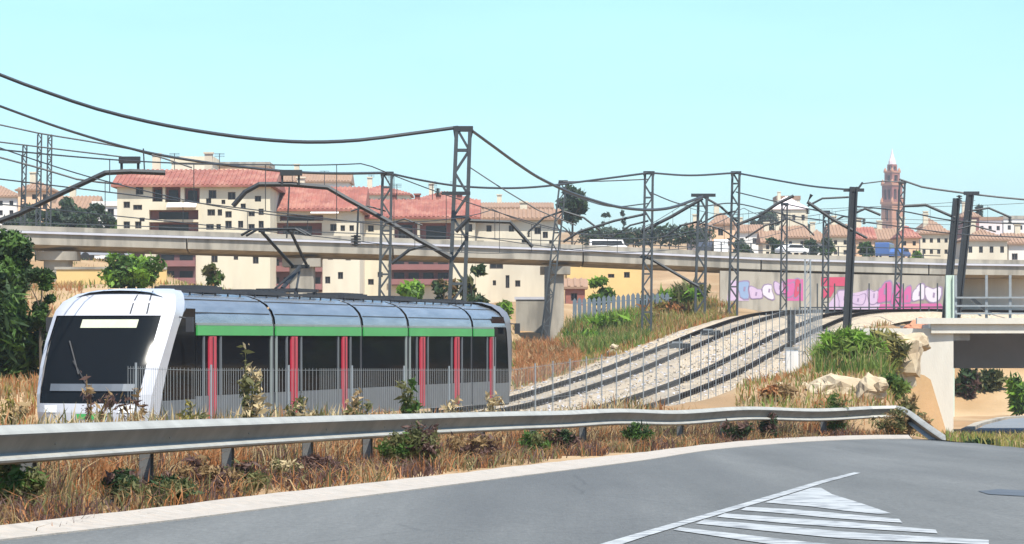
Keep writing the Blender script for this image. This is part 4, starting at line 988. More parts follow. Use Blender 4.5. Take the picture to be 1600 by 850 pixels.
class Bld:
    def __init__(s, name, label, px0, px1, pyt, pyb, Y, depth, m, cat='building', group=None, yaw=0):
        s.Y = Y; s.px0 = px0; s.k = Y / F; s.pyb = pyb
        z = ZE + (H0 - pyb) * s.k
        s.root = empty(name, (ax(px0, Y), Y, z), R(yaw), label, cat, group)
        s.W = (px1 - px0) * s.k; s.H = (pyb - pyt) * s.k; s.D = depth; s.m = m; s.holes = []
    def r(s, a, b, t, d):                                  # photo rectangle to wall coordinates
        return ((a - s.px0) * s.k, (b - s.px0) * s.k, (s.pyb - d) * s.k, (s.pyb - t) * s.k)
    def bay(s, a, b, t, d, rows=2, m='maroon_dark'):                # a red-brown bay standing slightly proud, with bands of windows
        x0, x1, z0, z1 = s.r(a, b, t, d); mb = MB(); mb.span(x0, x1, -.22, .02, z0, z1); o = mb.build('bay', m, s.root)
        for k in range(rows):
            zc = z0 + (z1 - z0) * (k + .5) / rows; n_ = max(1, int((x1 - x0) / 1.3))
            for q in range(n_):
                xa = x0 + (x1 - x0) * (q + .15) / n_; xb = x0 + (x1 - x0) * (q + .85) / n_; mb = MB(); mb.span(xa, xb, -.27, -.22, zc - .45, zc + .5); mb.build('window_band', 'window_dark', o)
            mb = MB(); mb.span(x0, x1, -.9, -.22, zc - .62, zc - .5); mb.span(x0, x1, -.9, -.85, zc - .5, zc - .1); mb.build('balcony', 'maroon', o)
        mb = MB(); mb.span(x0 - .1, x1 + .1, -.5, .0, z1, z1 + .15); mb.build('cornice', 'maroon', o)
    def finish(s, wins=(), recess=(), sidewin=2, deep=.9):
        W_, H_, D_ = s.W, s.H, s.D; wins = [s.r(*w) for w in wins]; recess = [s.r(*w) for w in recess]
        mb = MB(); wall_holes(mb, 0, W_, -1.5, H_, wins, depth=.22)
        if recess:
            mb = MB(); wall_holes(mb, 0, W_, -1.5, H_, wins + recess, depth=.22)
            for a, b, c, d in recess: mb.add([(a, .2, c), (b, .2, c), (b, .2, d), (a, .2, d), (a, deep, c), (b, deep, c), (b, deep, d), (a, deep, d)], [(0, 4, 5, 1), (1, 5, 6, 2), (2, 6, 7, 3), (3, 7, 4, 0)])
        mb.add([(0, 0, -1.5), (0, 0, H_), (0, D_, H_), (0, D_, -1.5), (W_, 0, -1.5), (W_, 0, H_), (W_, D_, H_), (W_, D_, -1.5)], [(0, 1, 2, 3), (7, 6, 5, 4), (3, 2, 6, 7), (1, 5, 6, 2)])
        mb.build('wall', s.m, s.root)
        for w in wins: window(s.root, *w)
        for a, b, c, d in recess:
            mb = MB(); mb.add([(a, deep, c), (b, deep, c), (b, deep, d), (a, deep, d)], [(0, 1, 2, 3)]); lg = mb.build('loggia_wall', 'maroon', s.root)
            n_ = max(1, int((b - a) / 2.6))
            for k in range(n_):
                xa = a + (b - a) * (k + .18) / n_; xb = a + (b - a) * (k + .78) / n_; mb = MB(); mb.span(xa, xb, deep - .08, deep - .02, c + .05, c + (d - c) * .82); mb.build('french_window', 'window_dark', lg)
            if d - c > 1.6: balcony(s.root, a + .05, b - .05, c, d, .8, 'maroon')
        return s
AG = 'red roofed apartment blocks behind the viaduct'
b = Bld('apartment_block', 'cream apartment block with bright red hip roof behind the viaduct, left one', 183, 422, 290, 468, 282, 12, 'cream', 'apartment block', AG, yaw=0)
b.finish([(212, 224, 292, 304), (193, 203, 315, 325), (208, 222, 320, 328), (193, 203, 346, 357), (211, 221, 346, 357), (326, 338, 297, 310), (356, 368, 300, 312), (324, 336, 327, 337), (352, 362, 330, 340), (322, 334, 350, 359), (352, 362, 345, 357), (388, 398, 350, 358), (388, 398, 330, 338), (376, 384, 318, 326), (340, 347, 327, 337), (398, 408, 306, 315), (338, 345, 350, 359), (372, 380, 345, 356), (404, 412, 345, 356), (404, 412, 326, 336), (218, 226, 340, 346), (322, 330, 310, 318), (346, 352, 312, 319), (365, 372, 395, 406), (330, 340, 395, 410), (395, 404, 400, 412), (214, 226, 395, 408)],
         [(238, 254, 292, 315), (258, 282, 292, 316), (288, 312, 293, 317), (233, 310, 328, 343), (233, 310, 347, 366)]); b.bay(248, 306, 392, 446, 2); b.bay(188, 226, 392, 430, 1)
rf = roof(b.root, 0, b.W, 0, b.D, b.H + .05, 1.65, 'roof_red', 'gable'); chimney(rf, b.W * .55, 7, b.H + 2.0); chimney(rf, b.W * .2, 7, b.H + 1.9)
mb = MB(); a_, b_, c_, d_ = b.r(262, 308, 316, 328); mb.add([(a_, .1, d_), (b_, .1, d_), (b_, -1.2, c_ + .2), (a_, -1.2, c_ + .2)], [(3, 2, 1, 0)]); mb.build('awning', 'awning', b.root)
b = Bld('apartment_block', 'cream apartment block with red roof and dark balconies, second from left', 396, 562, 328, 470, 290, 12, 'cream_pale', 'apartment block', AG)
b.finish([(404, 414, 318 + 12, 341), (516, 526, 350, 361), (404, 412, 350, 360), (508, 516, 432, 443), (495, 503, 432, 443), (540, 548, 395, 407), (400, 408, 425, 436), (532, 539, 352, 361), (546, 553, 352, 361), (512, 520, 396, 406), (528, 536, 425, 436), (424, 431, 336, 344)], [(437, 505, 336, 345), (428, 503, 348, 376)]); b.bay(416, 464, 400, 456, 2); b.bay(484, 504, 400, 456, 2)
rf = roof(b.root, 0, b.W, 0, b.D, b.H + .05, 2.3, 'roof_red', 'gable'); chimney(rf, b.W * .4, 7, b.H + 2.0)
mb = MB(); a_, b_, c_, d_ = b.r(486, 530, 320, 334); mb.add([(a_, .1, d_ - .5), (b_, .1, d_ - .5), (b_, -1.1, c_), (a_, -1.1, c_)], [(3, 2, 1, 0)]); mb.build('awning', 'awning', b.root)
b = Bld('apartment_block', 'cream apartment block with pale red roof, just left of the tallest mast', 556, 742, 340, 472, 300, 12, 'cream', 'apartment block', AG)
b.finish([(575, 584, 352, 362), (575, 584, 436, 445), (590, 598, 425, 433), (730, 738, 350, 362)], [(616, 652, 346, 374), (656, 708, 348, 374), ]); b.bay(612, 704, 400, 446, 2)
rf = roof(b.root, 0, b.W, 0, b.D, b.H + .05, 1.9, 'roof_red', 'gable'); [chimney(rf, b.W * t, 6.5, b.H + 1.6, 'roof_red', .5, .8) for t in (.3, .5, .68, .86)]
b = Bld('apartment_block', 'cream apartment block with brownish roof, right of the tallest mast', 738, 872, 342, 478, 308, 11, 'cream_pale', 'apartment block', AG)
b.finish([(744, 756, 376, 386), (760, 768, 352, 362), (848, 856, 362, 372), (795, 803, 352, 362), (815, 823, 375, 385), (765, 786, 408, 420), (805, 813, 438, 448), (790, 796, 430, 450), (770, 775, 438, 446), (835, 845, 355, 366), (858, 865, 375, 384)], [])
rf = roof(b.root, 0, b.W, 0, b.D, b.H + .05, 1.1, 'roof_brown', 'gable'); chimney(rf, b.W * .6, 6, b.H + .6)
b = Bld('ochre_building', 'low ochre building with reddish end under the viaduct, right of the big pillar', 886, 1002, 406, 475, 296, 10, 'ochre', 'building')
b.finish([(898, 914, 436, 448), (950, 960, 428, 434), (975, 984, 425, 434)], []); roof(b.root, 0, b.W, 0, b.D, b.H, .3, 'concrete', 'flat')
b = Bld('shed', 'small red shed beside the foot of the big pillar', 884, 914, 448, 490, 260, 4, 'roof_red', 'shed')
b.finish([(892, 902, 458, 470)], []); roof(b.root, 0, b.W, 0, b.D, b.H, .7, 'roof_brown', 'gable', .25)
# rows of houses behind
def house(name, label, px0, px1, pyt, pyb, Y, m, rm, rk, rh, wins, depth=9, group='houses on the far hillside', cat='house', ch=True):
    b = Bld(name, label, px0, px1, pyt, pyb, Y, depth, m, cat, group); b.finish(wins, []); r = roof(b.root, 0, b.W, 0, b.D, b.H, rh, rm, rk, .35)
    if ch and rk != 'flat': chimney(r, b.W * .3, depth * .5, b.H + rh * .9)
    return b
def wgrid(px0, px1, pyt, pyb, nx_, ny_, w=5, h=6):
    return [(px0 + (px1 - px0) * (i + .5) / nx_ - w / 2, px0 + (px1 - px0) * (i + .5) / nx_ + w / 2, pyt + (pyb - pyt) * (j + .5) / ny_ - h / 2, pyt + (pyb - pyt) * (j + .5) / ny_ + h / 2) for i in range(nx_) for j in range(ny_)]
house('row_house', 'pale tall house with parapet rising behind the left red roof', 268, 332, 254, 400, 420, 'cream_pale', 'cream', 'flat', .8, wgrid(268, 332, 258, 285, 4, 1, 6, 8))
house('row_house', 'wide pale house with dark chimneys behind the gap of the red roofs', 334, 420, 260, 400, 430, 'peach', 'concrete', 'flat', .6, wgrid(334, 420, 264, 290, 5, 1, 6, 8))
house('row_house', 'long low pale building behind the second red roof', 424, 545, 283, 400, 440, 'white_wall', 'roof_brown', 'gable', 1.4, wgrid(424, 545, 286, 310, 6, 1, 6, 7))
house('row_house', 'pale building behind the thin grey mast', 548, 640, 303, 400, 450, 'cream_pale', 'roof_red', 'hip', 1.4, wgrid(548, 640, 305, 322, 5, 1, 6, 7))
house('row_house', 'pale building behind the tallest mast', 642, 745, 314, 400, 470, 'peach', 'roof_red', 'hip', 1.6, wgrid(642, 745, 317, 335, 5, 1, 6, 7))
house('row_house', 'pale brown-roofed building right of the tallest mast', 745, 862, 324, 400, 480, 'cream_pale', 'roof_brown', 'gable', .9, wgrid(745, 862, 328, 345, 6, 1, 6, 7))
house('house', 'white house with a pale roof right beside the left apartment block', 146, 186, 322, 372, 330, 'white_wall', 'white_wall', 'flat', .5, [(168, 178, 326, 338), (150, 160, 345, 356)])
house('house', 'white gabled house among the dark trees at the left', 88, 146, 326, 372, 360, 'white_wall', 'roof_brown', 'gable', 1.6, [(96, 104, 332, 342), (114, 124, 334, 345)])
house('house', 'peach two storey house under the thin distant masts at the left', 28, 78, 296, 372, 400, 'peach', 'roof_brown', 'hip', 1.2, wgrid(28, 78, 300, 330, 3, 2, 6, 8))
house('house', 'white house at the left edge of the picture', -40, 26, 306, 372, 420, 'white_wall', 'roof_brown', 'hip', 1.5, wgrid(-40, 26, 310, 340, 4, 2, 6, 8))
# right-hand hillside
house('house', 'peach house with reddish roof and chimney beside the broad-headed mast', 1112, 1148, 349, 412, 430, 'peach', 'roof_brown', 'hip', 1.6, [(1122, 1130, 356, 368), (1136, 1142, 372, 382)])
house('house', 'small brown annex left of the peach house', 1080, 1112, 362, 412, 425, 'pinkish', 'roof_brown', 'gable', 1.3, [(1090, 1097, 370, 382)])
house('house', 'white house with two gable roofs right of the peach house', 1146, 1192, 362, 412, 520, 'white_wall', 'roof_brown', 'gable', 1.3, [(1156, 1162, 372, 380), (1176, 1182, 372, 380)])
house('house', 'cream hilltop house with pinkish roof left of the church tower', 1204, 1262, 326, 380, 700, 'cream', 'pinkish', 'hip', 3.0, wgrid(1204, 1262, 330, 350, 4, 1, 5, 9), 14)
house('house', 'upper storey house behind the hilltop house', 1214, 1250, 312, 360, 730, 'cream_pale', 'roof_brown', 'flat', .9, wgrid(1214, 1250, 314, 322, 3, 1, 5, 6), 10)
for i, (a, b_, t, m, rm, rk, lb) in enumerate(((1192, 1222, 378, 'cream_pale', 'roof_brown', 'gable', 'small cream house left of the green trees on the far slope'), (1226, 1262, 370, 'cream', 'roof_brown', 'gable', 'cream house with brown gable roof below the hilltop house'),
        (1264, 1296, 376, 'white_wall', 'roof_brown', 'hip', 'white house between cream ones below the hilltop'), (1298, 1328, 368, 'cream', 'roof_brown', 'gable', 'cream house just left of the dark solid mast'), (1338, 1366, 372, 'peach', 'roof_red', 'gable', 'peach house just right of the dark solid mast'),
        (1368, 1404, 374, 'cream_pale', 'roof_brown', 'gable', 'pale house at the foot of the church tower'), (1406, 1436, 370, 'peach', 'roof_red', 'hip', 'peach house right below the church tower'), (1438, 1484, 364, 'cream', 'roof_brown', 'hip', 'yellow two storey house left of the paired dark masts'))):
    house('house', lb, a, b_, t, 418, 440 + 11 * (i % 3), m, rm, rk, 1.7, wgrid(a, b_, t + 3, 402, 2 if b_ - a < 40 else 4, 2, 5, 7), 8)
house('house', 'small upper yellow house behind the yellow two storey one', 1444, 1470, 354, 400, 520, 'ochre', 'roof_brown', 'hip', 1.5, [(1452, 1458, 360, 366)])
house('house', 'tall maroon and white house right behind the taller dark mast', 1504, 1530, 338, 420, 560, 'maroon', 'roof_brown', 'hip', 1.5, [(1514, 1522, 352, 364)])
house('house', 'pinkish white house at the upper right', 1528, 1566, 344, 420, 590, 'pinkish', 'roof_brown', 'flat', .6, wgrid(1528, 1566, 348, 365, 3, 1, 5, 7))
house('house', 'white flat-roofed house at the right edge, upper row', 1568, 1640, 342, 420, 600, 'white_wall', 'concrete', 'flat', .6, wgrid(1568, 1640, 346, 365, 4, 1, 5, 7))
house('house', 'cream building with brown roof in the lower row right of the paired masts', 1508, 1574, 374, 424, 400, 'cream_pale', 'roof_brown', 'hip', 1.4, wgrid(1508, 1574, 378, 402, 4, 1, 6, 10))
house('house', 'white building with a dark window at the right edge, lower row', 1576, 1650, 380, 424, 405, 'white_wall', 'roof_brown', 'gable', 1.4, [(1573 + 8, 1590, 396, 406), (1606, 1614, 392, 404)])

# ------------------------------------------------------------------ church tower
Yt = 1200; kt = Yt / F; ct = empty('church_tower', (ax(1394, Yt), Yt, ZE + (H0 - 378) * kt), 0, 'tall brick church tower with arched openings and pale spire on the far hill', 'church tower'); zc0 = ct.location.z
zz = lambda py: ZE + (H0 - py) * kt - zc0
def tier(name, wpx, pt, pb, m, holes=(), par=ct):
    h = wpx * kt / 2; mb = MB(); rot = R(38)
    hs = [(a * h, b * h, zz(d), zz(c)) for a, b, c, d in holes]
    for k in range(4):
        sub = MB(); wall_holes(sub, -h, h, zz(pb), zz(pt), hs, y=-h, depth=1.0)
        M = Matrix.Rotation(k * math.pi / 2 + rot, 3, 'Z'); mb.add([M @ Vector(v) for v in sub.v], sub.f)
    sub = MB(); sub.span(-h + .9, h - .9, -h + .9, h - .9, zz(pb), zz(pt) - .2); M = Matrix.Rotation(rot, 3, 'Z')
    o = mb.build(name, m, par); c = MB(); c.add([M @ Vector(v) for v in sub.v], sub.f); c.build('inner_core', 'window_dark', o)
    return o
def cornice(wpx, pt, pb, m='brick_orange'):
    h = wpx * kt / 2; mb = MB(); mb.box((0, 0, (zz(pt) + zz(pb)) / 2), (2 * h, 2 * h, zz(pt) - zz(pb)), rz=R(38)); mb.build('cornice', m, ct)
tier('tower_shaft', 24, 318, 378, 'brick_orange', [(-.25, .25, 328, 345), (-.12, .12, 352, 360)])
cornice(26.5, 316, 319)
tier('belfry', 22.5, 290, 316, 'brick_red', [(-.62, -.12, 296, 312), (.12, .62, 296, 312)])
cornice(25, 287, 290)
tier('upper_belfry', 17, 270, 287, 'brick_red', [(-.45, .45, 274, 284)])
cornice(19, 268, 270)
tier('lantern', 11, 257, 268, 'brick_red', [(-.45, .45, 260, 266)])
mb = MB(); n_ = 8; prof = [(6.2, 257), (5.6, 252), (3.6, 247), (1.6, 240), (.3, 232)]; rw = []
for w, py in prof: rw.append([(w * kt * math.cos(2 * math.pi * k / n_), w * kt * math.sin(2 * math.pi * k / n_), zz(py)) for k in range(n_ + 1)])
mb.grid(rw).build('spire', 'spire', ct)
for sx in (-1, 1):
    for sy in (-1, 1):
        for wp, py, hp in ((10.5, 287, 7), (11.2, 316, 8), (7.6, 268, 6)):
            p = Matrix.Rotation(R(38), 3, 'Z') @ Vector((sx * wp * kt, sy * wp * kt, 0)); mb = MB(); mb.tube([(p.x, p.y, zz(py)), (p.x, p.y, zz(py - hp * .4)), (p.x, p.y, zz(py - hp))], [.65, .55, .05], 6); mb.build('pinnacle', 'brick_orange', ct)

# ------------------------------------------------------------------ vehicles on the viaduct and behind
def car(label, px, Y, z, m, L=4.3, h=1.45, kind='car', rz=0.1, group='vehicles on the road behind'):
    e = empty('parked_car' if kind == 'car' else kind, (ax(px, Y), Y, z), rz, label, 'car' if kind == 'car' else kind, group); w = .86
    if kind == 'car': prof = [(-.5, .3), (.5, .3), (.5, .62), (.32, .68), (.2, .98), (-.22, 1), (-.4, .68), (-.5, .62)]
    else: prof = [(-.5, .2), (.5, .2), (.5, .55), (.44, .62), (.38, .97), (-.49, 1), (-.5, .95)]
    mb = MB(); mb.extrude_y([(x * L, zz_ * h) for x, zz_ in prof], -w, w); mb.build('body', m, e)
    if kind == 'car': wp = [(.29, .70), (.19, .94), (-.21, .955), (-.36, .70)]
    else: wp = [(.40, .62), (.35, .9), (-.45, .9), (-.45, .62)]
    for sd in (-1, 1): mb = MB(); mb.extrude_y([(x * L, zz_ * h) for x, zz_ in wp], sd * (w + .008) - .006, sd * (w + .008) + .006); mb.build('side_glass', 'window_dark', e)
    for sx in (-.31, .31):
        for sd in (-1, 1): mb = MB(); mb.tube([(sx * L, sd * (w - .14), .32), (sx * L, sd * (w + .03), .32)], .32, 12); mb.build('wheel', 'rubber', e)
    return e
for px, m, L, h, kd, rz, lb in ((950, 'car_white', 4.6, 1.9, 'van', .05, 'long white van in front of the dark hedge behind the viaduct'), (1128, 'car_white', 4.2, 2.0, 'van', 1.45, 'small white van seen end-on behind the viaduct below the peach house'), (1104, 'car_dark', 4.2, 1.6, 'car', 1.4, 'dark car just left of the small white van behind the viaduct'), (1238, 'car_white', 4.2, 1.5, 'car', .6, 'white car behind the viaduct left of the dark solid mast'), (1383, 'car_blue', 4.6, 2.0, 'van', 1.3, 'blue van behind the viaduct below the church tower'), (1406, 'car_blue', 4.2, 1.5, 'car', 1.2, 'blue car just right of the blue van behind the viaduct')):
    Yv = 396 + px % 5; car(lb, px, Yv, g1(ax(px, Yv), Yv), m, L, h, kd, rz)
for px, py, Y, m, lb in ((112, 402, 236, 'car_white', 'white car parked under the viaduct left of the tall bush'), (160, 410, 233, 'car_grey', 'grey car parked under the viaduct between pillar and bush'), (140, 400, 243, 'car_white', 'white car in the second row under the viaduct')):
    x = ax(px, Y); car(lb, px, Y, g1(x, Y) + .0, m, 4.2, 1.5, 'car', .2, 'cars parked under the viaduct')

# ------------------------------------------------------------------ vegetation
def leaves(mb, blobs, n, size, mats_n=2, inner=.5, stretch=1.0):
    vol = np.array([b[3] * b[4] * b[5] for b in blobs]); pr = vol ** .67; pr = pr / pr.sum(); idx = rng.choice(len(blobs), n, p=pr)
    B_ = np.array(blobs)[idx]; d = rng.normal(size=(n, 3)); d /= np.linalg.norm(d, axis=1)[:, None]
    rr = inner + (1 - inner) * rng.random(n) ** .6; rr *= 1 + .12 * rng.normal(size=n)
    c = B_[:, :3] + d * rr[:, None] * B_[:, 3:6]
    nr = d * .7 + rng.normal(size=(n, 3)) * .8; nr /= np.linalg.norm(nr, axis=1)[:, None]
    a = np.cross(nr, rng.normal(size=(n, 3))); a /= np.linalg.norm(a, axis=1)[:, None]; b2 = np.cross(nr, a)
    s = size * (.35 + 1.5 * rng.random(n) ** 2.2); s = s[:, None]
    V = np.stack([c + a * s * stretch, c + b2 * s * .45, c - a * s * stretch, c - b2 * s * .45], 1).reshape(-1, 3)
    base = len(mb.v); mb.v += V.tolist(); mb.f += [(base + 4 * i, base + 4 * i + 1, base + 4 * i + 2, base + 4 * i + 3) for i in range(n)]
    clump = (np.sin(c[:, 0] * 3.1 / max(size * 6, .1)) + np.sin(c[:, 2] * 3.7 / max(size * 6, .1) + c[:, 1]) + rng.normal(size=n) * .9)
    mb.m += [int(v) for v in np.clip((clump > .3).astype(int), 0, mats_n - 1)]
def clumps(cx, cy, z0, z1, w, k, seed, dpt=.8):
    rr = random.Random(seed); out = []
    for i in range(k):
        t = rr.random(); z = z0 + (z1 - z0) * (.12 + .8 * t); fr = math.sin(math.pi * (.15 + .75 * t)) ** .7
        a = rr.uniform(0, 6.28); q = rr.random() ** .5 * .62 * fr
        s = w * rr.uniform(.24, .42)
        out.append((cx + math.cos(a) * w * q, cy + math.sin(a) * w * q * dpt, z, s, s * dpt, s * rr.uniform(.6, .9)))
    return out
def tree(name, label, px, pyt, pyb, wpx, Y, mats_, n, leafpx, cat='tree', group=None, k=12, trunk=True, seed=0, zb=None, inner=.45, basefrac=.25):
    x = ax(px, Y); zb = g1(x, Y) if zb is None else zb; s = Y / F
    root = empty(name, (x, Y, zb), 0, label, cat, group); zt = ZE + (H0 - pyt) * s - zb; zl = max(ZE + (H0 - pyb) * s - zb, 0 if not trunk else zt * .05); w = wpx * s / 2
    mb = MB(); leaves(mb, clumps(0, 0, zl, zt, w, k, seed + int(px)), n, leafpx * s, inner=inner)
    mb.build('crown', list(mats_), root)
    rr = random.Random(seed + int(px) + 1); mb = MB(); r0 = max(.05, w * .09)
    top = zl + (zt - zl) * .65
    mb.tube([(0, 0, -.3), (rr.uniform(-.05, .05) * w, 0, top * .5), (rr.uniform(-.1, .1) * w, 0, top)], [r0, r0 * .75, r0 * .35], 7)
    for i in range(5):
        a = rr.uniform(0, 6.28); z0 = zl * .6 + (top - zl * .6) * rr.uniform(.1, .7); mb.tube([(0, 0, z0), (math.cos(a) * w * .3, math.sin(a) * w * .3, z0 + (zt - zl) * .18), (math.cos(a) * w * .6, math.sin(a) * w * .6, z0 + (zt - zl) * .3)], [r0 * .5, r0 * .35, r0 * .15], 5)
    mb.build('trunk', 'bark', root)
    return root
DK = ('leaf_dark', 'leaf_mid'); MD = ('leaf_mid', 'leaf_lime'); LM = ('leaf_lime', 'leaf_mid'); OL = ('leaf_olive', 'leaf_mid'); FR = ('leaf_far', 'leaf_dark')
TG = 'trees around the tracks'
tree('tree', 'large dark green tree at the left edge behind the tram nose', 4, 366, 545, 150, 94, DK, 13000, 5, group=TG, k=20, seed=1)
tree('tree', 'mid green bushy tree right of the dark tree, left of the tram nose', 64, 408, 525, 62, 89, DK, 4500, 4.6, group=TG, k=9, seed=2)
tree('tree', 'bright green round tree behind the front of the tram roof', 206, 386, 462, 118, 150, ('leaf_mid', 'leaf_lime'), 4500, 4.6, group=TG, k=14, seed=3)
tree('bush', 'small dark bush behind the roof at the first joint of the tram', 334, 404, 448, 48, 170, OL, 700, 5, 'bush', group=TG, k=7, seed=4)
tree('bush', 'bright lime bush behind the tram roof left of the tallest mast', 648, 442, 482, 74, 175, LM, 1100, 5.5, 'bush', group=TG, k=8, seed=5)
tree('tree', 'dark twiggy tree directly behind the tallest mast', 694, 410, 492, 56, 182, ('leaf_dark', 'leaf_dry'), 800, 5, group=TG, k=8, seed=6)
tree('tree', 'olive brown palm-like tree right of the tallest mast', 738, 412, 494, 62, 180, ('leaf_olive', 'leaf_dark'), 900, 6, group=TG, k=8, seed=7)
tree('bush', 'pale green bush behind the rear end of the tram', 785, 470, 510, 50, 190, ('leaf_olive', 'leaf_lime'), 600, 5, 'bush', group=TG, k=6, seed=8)
tree('tree', 'bright green shrub by the red shed under the viaduct', 936, 432, 500, 56, 235, LM, 1000, 5, group=TG, k=7, seed=9)
tree('tree', 'big round dark pine standing above the viaduct in the middle', 893, 292, 350, 66, 330, FR, 1700, 4.6, group=TG, k=12, seed=10, basefrac=.5)
for i, px in enumerate((944, 952, 974)):
    tree('cypress', ('slim dark cypress, left one of the pair left of the hedge mast', 'slim dark cypress, right one of the pair left of the hedge mast', 'taller lone dark cypress nearest the hedge mast')[i], px, 330 - 3 * (i == 2), 365, 10, 520, FR, 220, 3, 'cypress', 'cypresses on the skyline', k=6, seed=20 + i)
for i, (px, pyt, pyb, w, Y, mm, lb) in enumerate(((1198, 330, 375, 50, 640, FR, 'dark tree left of the hilltop house'), (1182, 345, 378, 36, 600, FR, 'dark tree above the white gabled house'), (1212, 372, 402, 40, 405, ('leaf_dark', 'leaf_far'), 'dark green tree below the hilltop house, left one'), (1266, 374, 400, 30, 408, ('leaf_dark', 'leaf_far'), 'dark green tree between cream houses'), (1292, 372, 400, 26, 406, ('leaf_dark', 'leaf_mid'), 'small green tree just left of the dark solid mast'),
        (1352, 380, 402, 34, 402, ('leaf_mid', 'leaf_dark'), 'low green tree under the church tower'), (1160, 376, 404, 44, 400, FR, 'dark bush right of the small white van'), (1364, 352, 372, 16, 900, FR, 'small dark tree at the left foot of the church tower'), (1434, 392, 412, 22, 395, LM, 'small green bush before the yellow house'), (1530, 322, 346, 14, 620, FR, 'small treetop above the pinkish house'),
        (1240, 352, 372, 90, 760, FR, 'long dark grove under the hilltop house'), (100, 312, 360, 60, 345, FR, 'dark tree before the white gabled house'), (150, 318, 362, 50, 320, FR, 'dark tree left of the left apartment block'), (52, 324, 362, 60, 330, FR, 'dark tree under the thin distant masts'), (170, 338, 366, 36, 305, ('leaf_far', 'leaf_mid'), 'small grey-green tree touching the left apartment block'), (116, 336, 364, 44, 300, ('leaf_far', 'leaf_dark'), 'low dark tree above the left end of the viaduct'), (84, 330, 366, 54, 312, ('leaf_dark', 'leaf_far'), 'broad dark tree behind the left viaduct pillar'), (134, 328, 366, 50, 316, ('leaf_dark', 'leaf_far'), 'broad dark tree just left of the white house'), (36, 334, 366, 50, 318, ('leaf_dark', 'leaf_far'), 'broad dark tree nearest the left edge behind the viaduct'), (20, 336, 364, 50, 305, FR, 'dark tree above the viaduct at the left edge'))):
    tree('tree', lb, px, pyt, pyb + 6, w, Y, mm, 700 + 9 * w, 4.2, group='trees on the far hillside', k=14, seed=40 + i, zb=ZE + (H0 - pyb - 4) * Y / F - .5)
hr = empty('hedge', gx(1010, 425), 0, 'long dark clipped hedge behind the viaduct railing in the middle', 'hedge'); mb = MB(); HO = Vector(hr.location)
bl = []
for px in range(915, 1108, 6):
    c = at(px, 371 - 3 * (px > 1000), 425) - HO; bl.append((c.x, c.y + random.uniform(-.5, .5), c.z + random.uniform(-.2, .2), 1.0, 1.0, 1.3))
leaves(mb, bl, 5000, .26, inner=.6); mb.build('foliage', ['leaf_dark', 'leaf_far'], hr)
mb = MB()
for px in range(920, 1105, 14): c = at(px, 384, 425) - HO; mb.tube([(c.x, c.y, -.3), (c.x, c.y, c.z + .8)], .07, 5)
mb.build('stem', 'bark', hr, kind='stuff')

# grass blades
def blades(name, X, Y, h, wd, mats_, probs, lean=.35, zoff=-.03, bend=.5, parent=None):
    n = len(X); Z = G(X, Y) + zoff; ang = rng.random(n) * 6.283; la = rng.random(n) * 6.283; ln = np.abs(rng.normal(size=n)) * lean
    hx = np.cos(ang) * wd; hy = np.sin(ang) * wd; dx = np.cos(la) * ln * h; dy = np.sin(la) * ln * h
    p0 = np.stack([X - hx, Y - hy, Z], 1); p1 = np.stack([X + hx, Y + hy, Z], 1)
    p2 = np.stack([X + dx * .4 + hx * .8, Y + dy * .4 + hy * .8, Z + h * .6], 1); p3 = np.stack([X + dx * .4 - hx * .8, Y + dy * .4 - hy * .8, Z + h * .6], 1)
    p4 = np.stack([X + dx * 1.2, Y + dy * 1.2, Z + h * (1 - .25 * np.minimum(ln, 1))], 1)
    V = np.stack([p0, p1, p2, p3, p4], 1).reshape(-1, 3); fs = []
    for i in range(n): b = 5 * i; fs.append((b, b + 1, b + 2, b + 3)); fs.append((b + 3, b + 2, b + 4))
    me = bpy.data.meshes.new(name); me.from_pydata(V.tolist(), [], fs)
    for m in mats_: me.materials.append(MATS[m])
    cl = np.sin(X * 1.7 + 3 * np.sin(Y * .31)) + np.sin(Y * 1.1 + X) + rng.normal(size=n) * 1.0
    r = (np.argsort(np.argsort(cl)) + .5) / n; r = np.clip(r + rng.normal(size=n) * .12, 0, .9999)
    mi = np.searchsorted(np.cumsum(probs) / sum(probs), r); mi = np.clip(mi, 0, len(mats_) - 1)
    me.polygons.foreach_set('material_index', np.repeat(mi, 2).astype(np.int32)); me.update()
    o = link(name, me, parent, kind='stuff'); return o
def along(pts, n, d0, d1, y0, y1, power=1.0):
    P = np.array([(p.x, p.y) for p in pts]); P = P[(P[:, 1] > y0) & (P[:, 1] < y1)]
    T = np.gradient(P, axis=0); T /= np.linalg.norm(T, axis=1)[:, None]; N = np.stack([-T[:, 1], T[:, 0]], 1)
    u = rng.random(n) ** power * (len(P) - 1.001); i = u.astype(int); f = (u - i)[:, None]
    d = (d0 + (d1 - d0) * rng.random(n))[:, None]
    q = P[i] * (1 - f) + P[i + 1] * f + N[i] * d; return q[:, 0], q[:, 1]
ST = ['straw_orange', 'straw', 'straw_pale', 'straw_purple', 'leaf_olive']
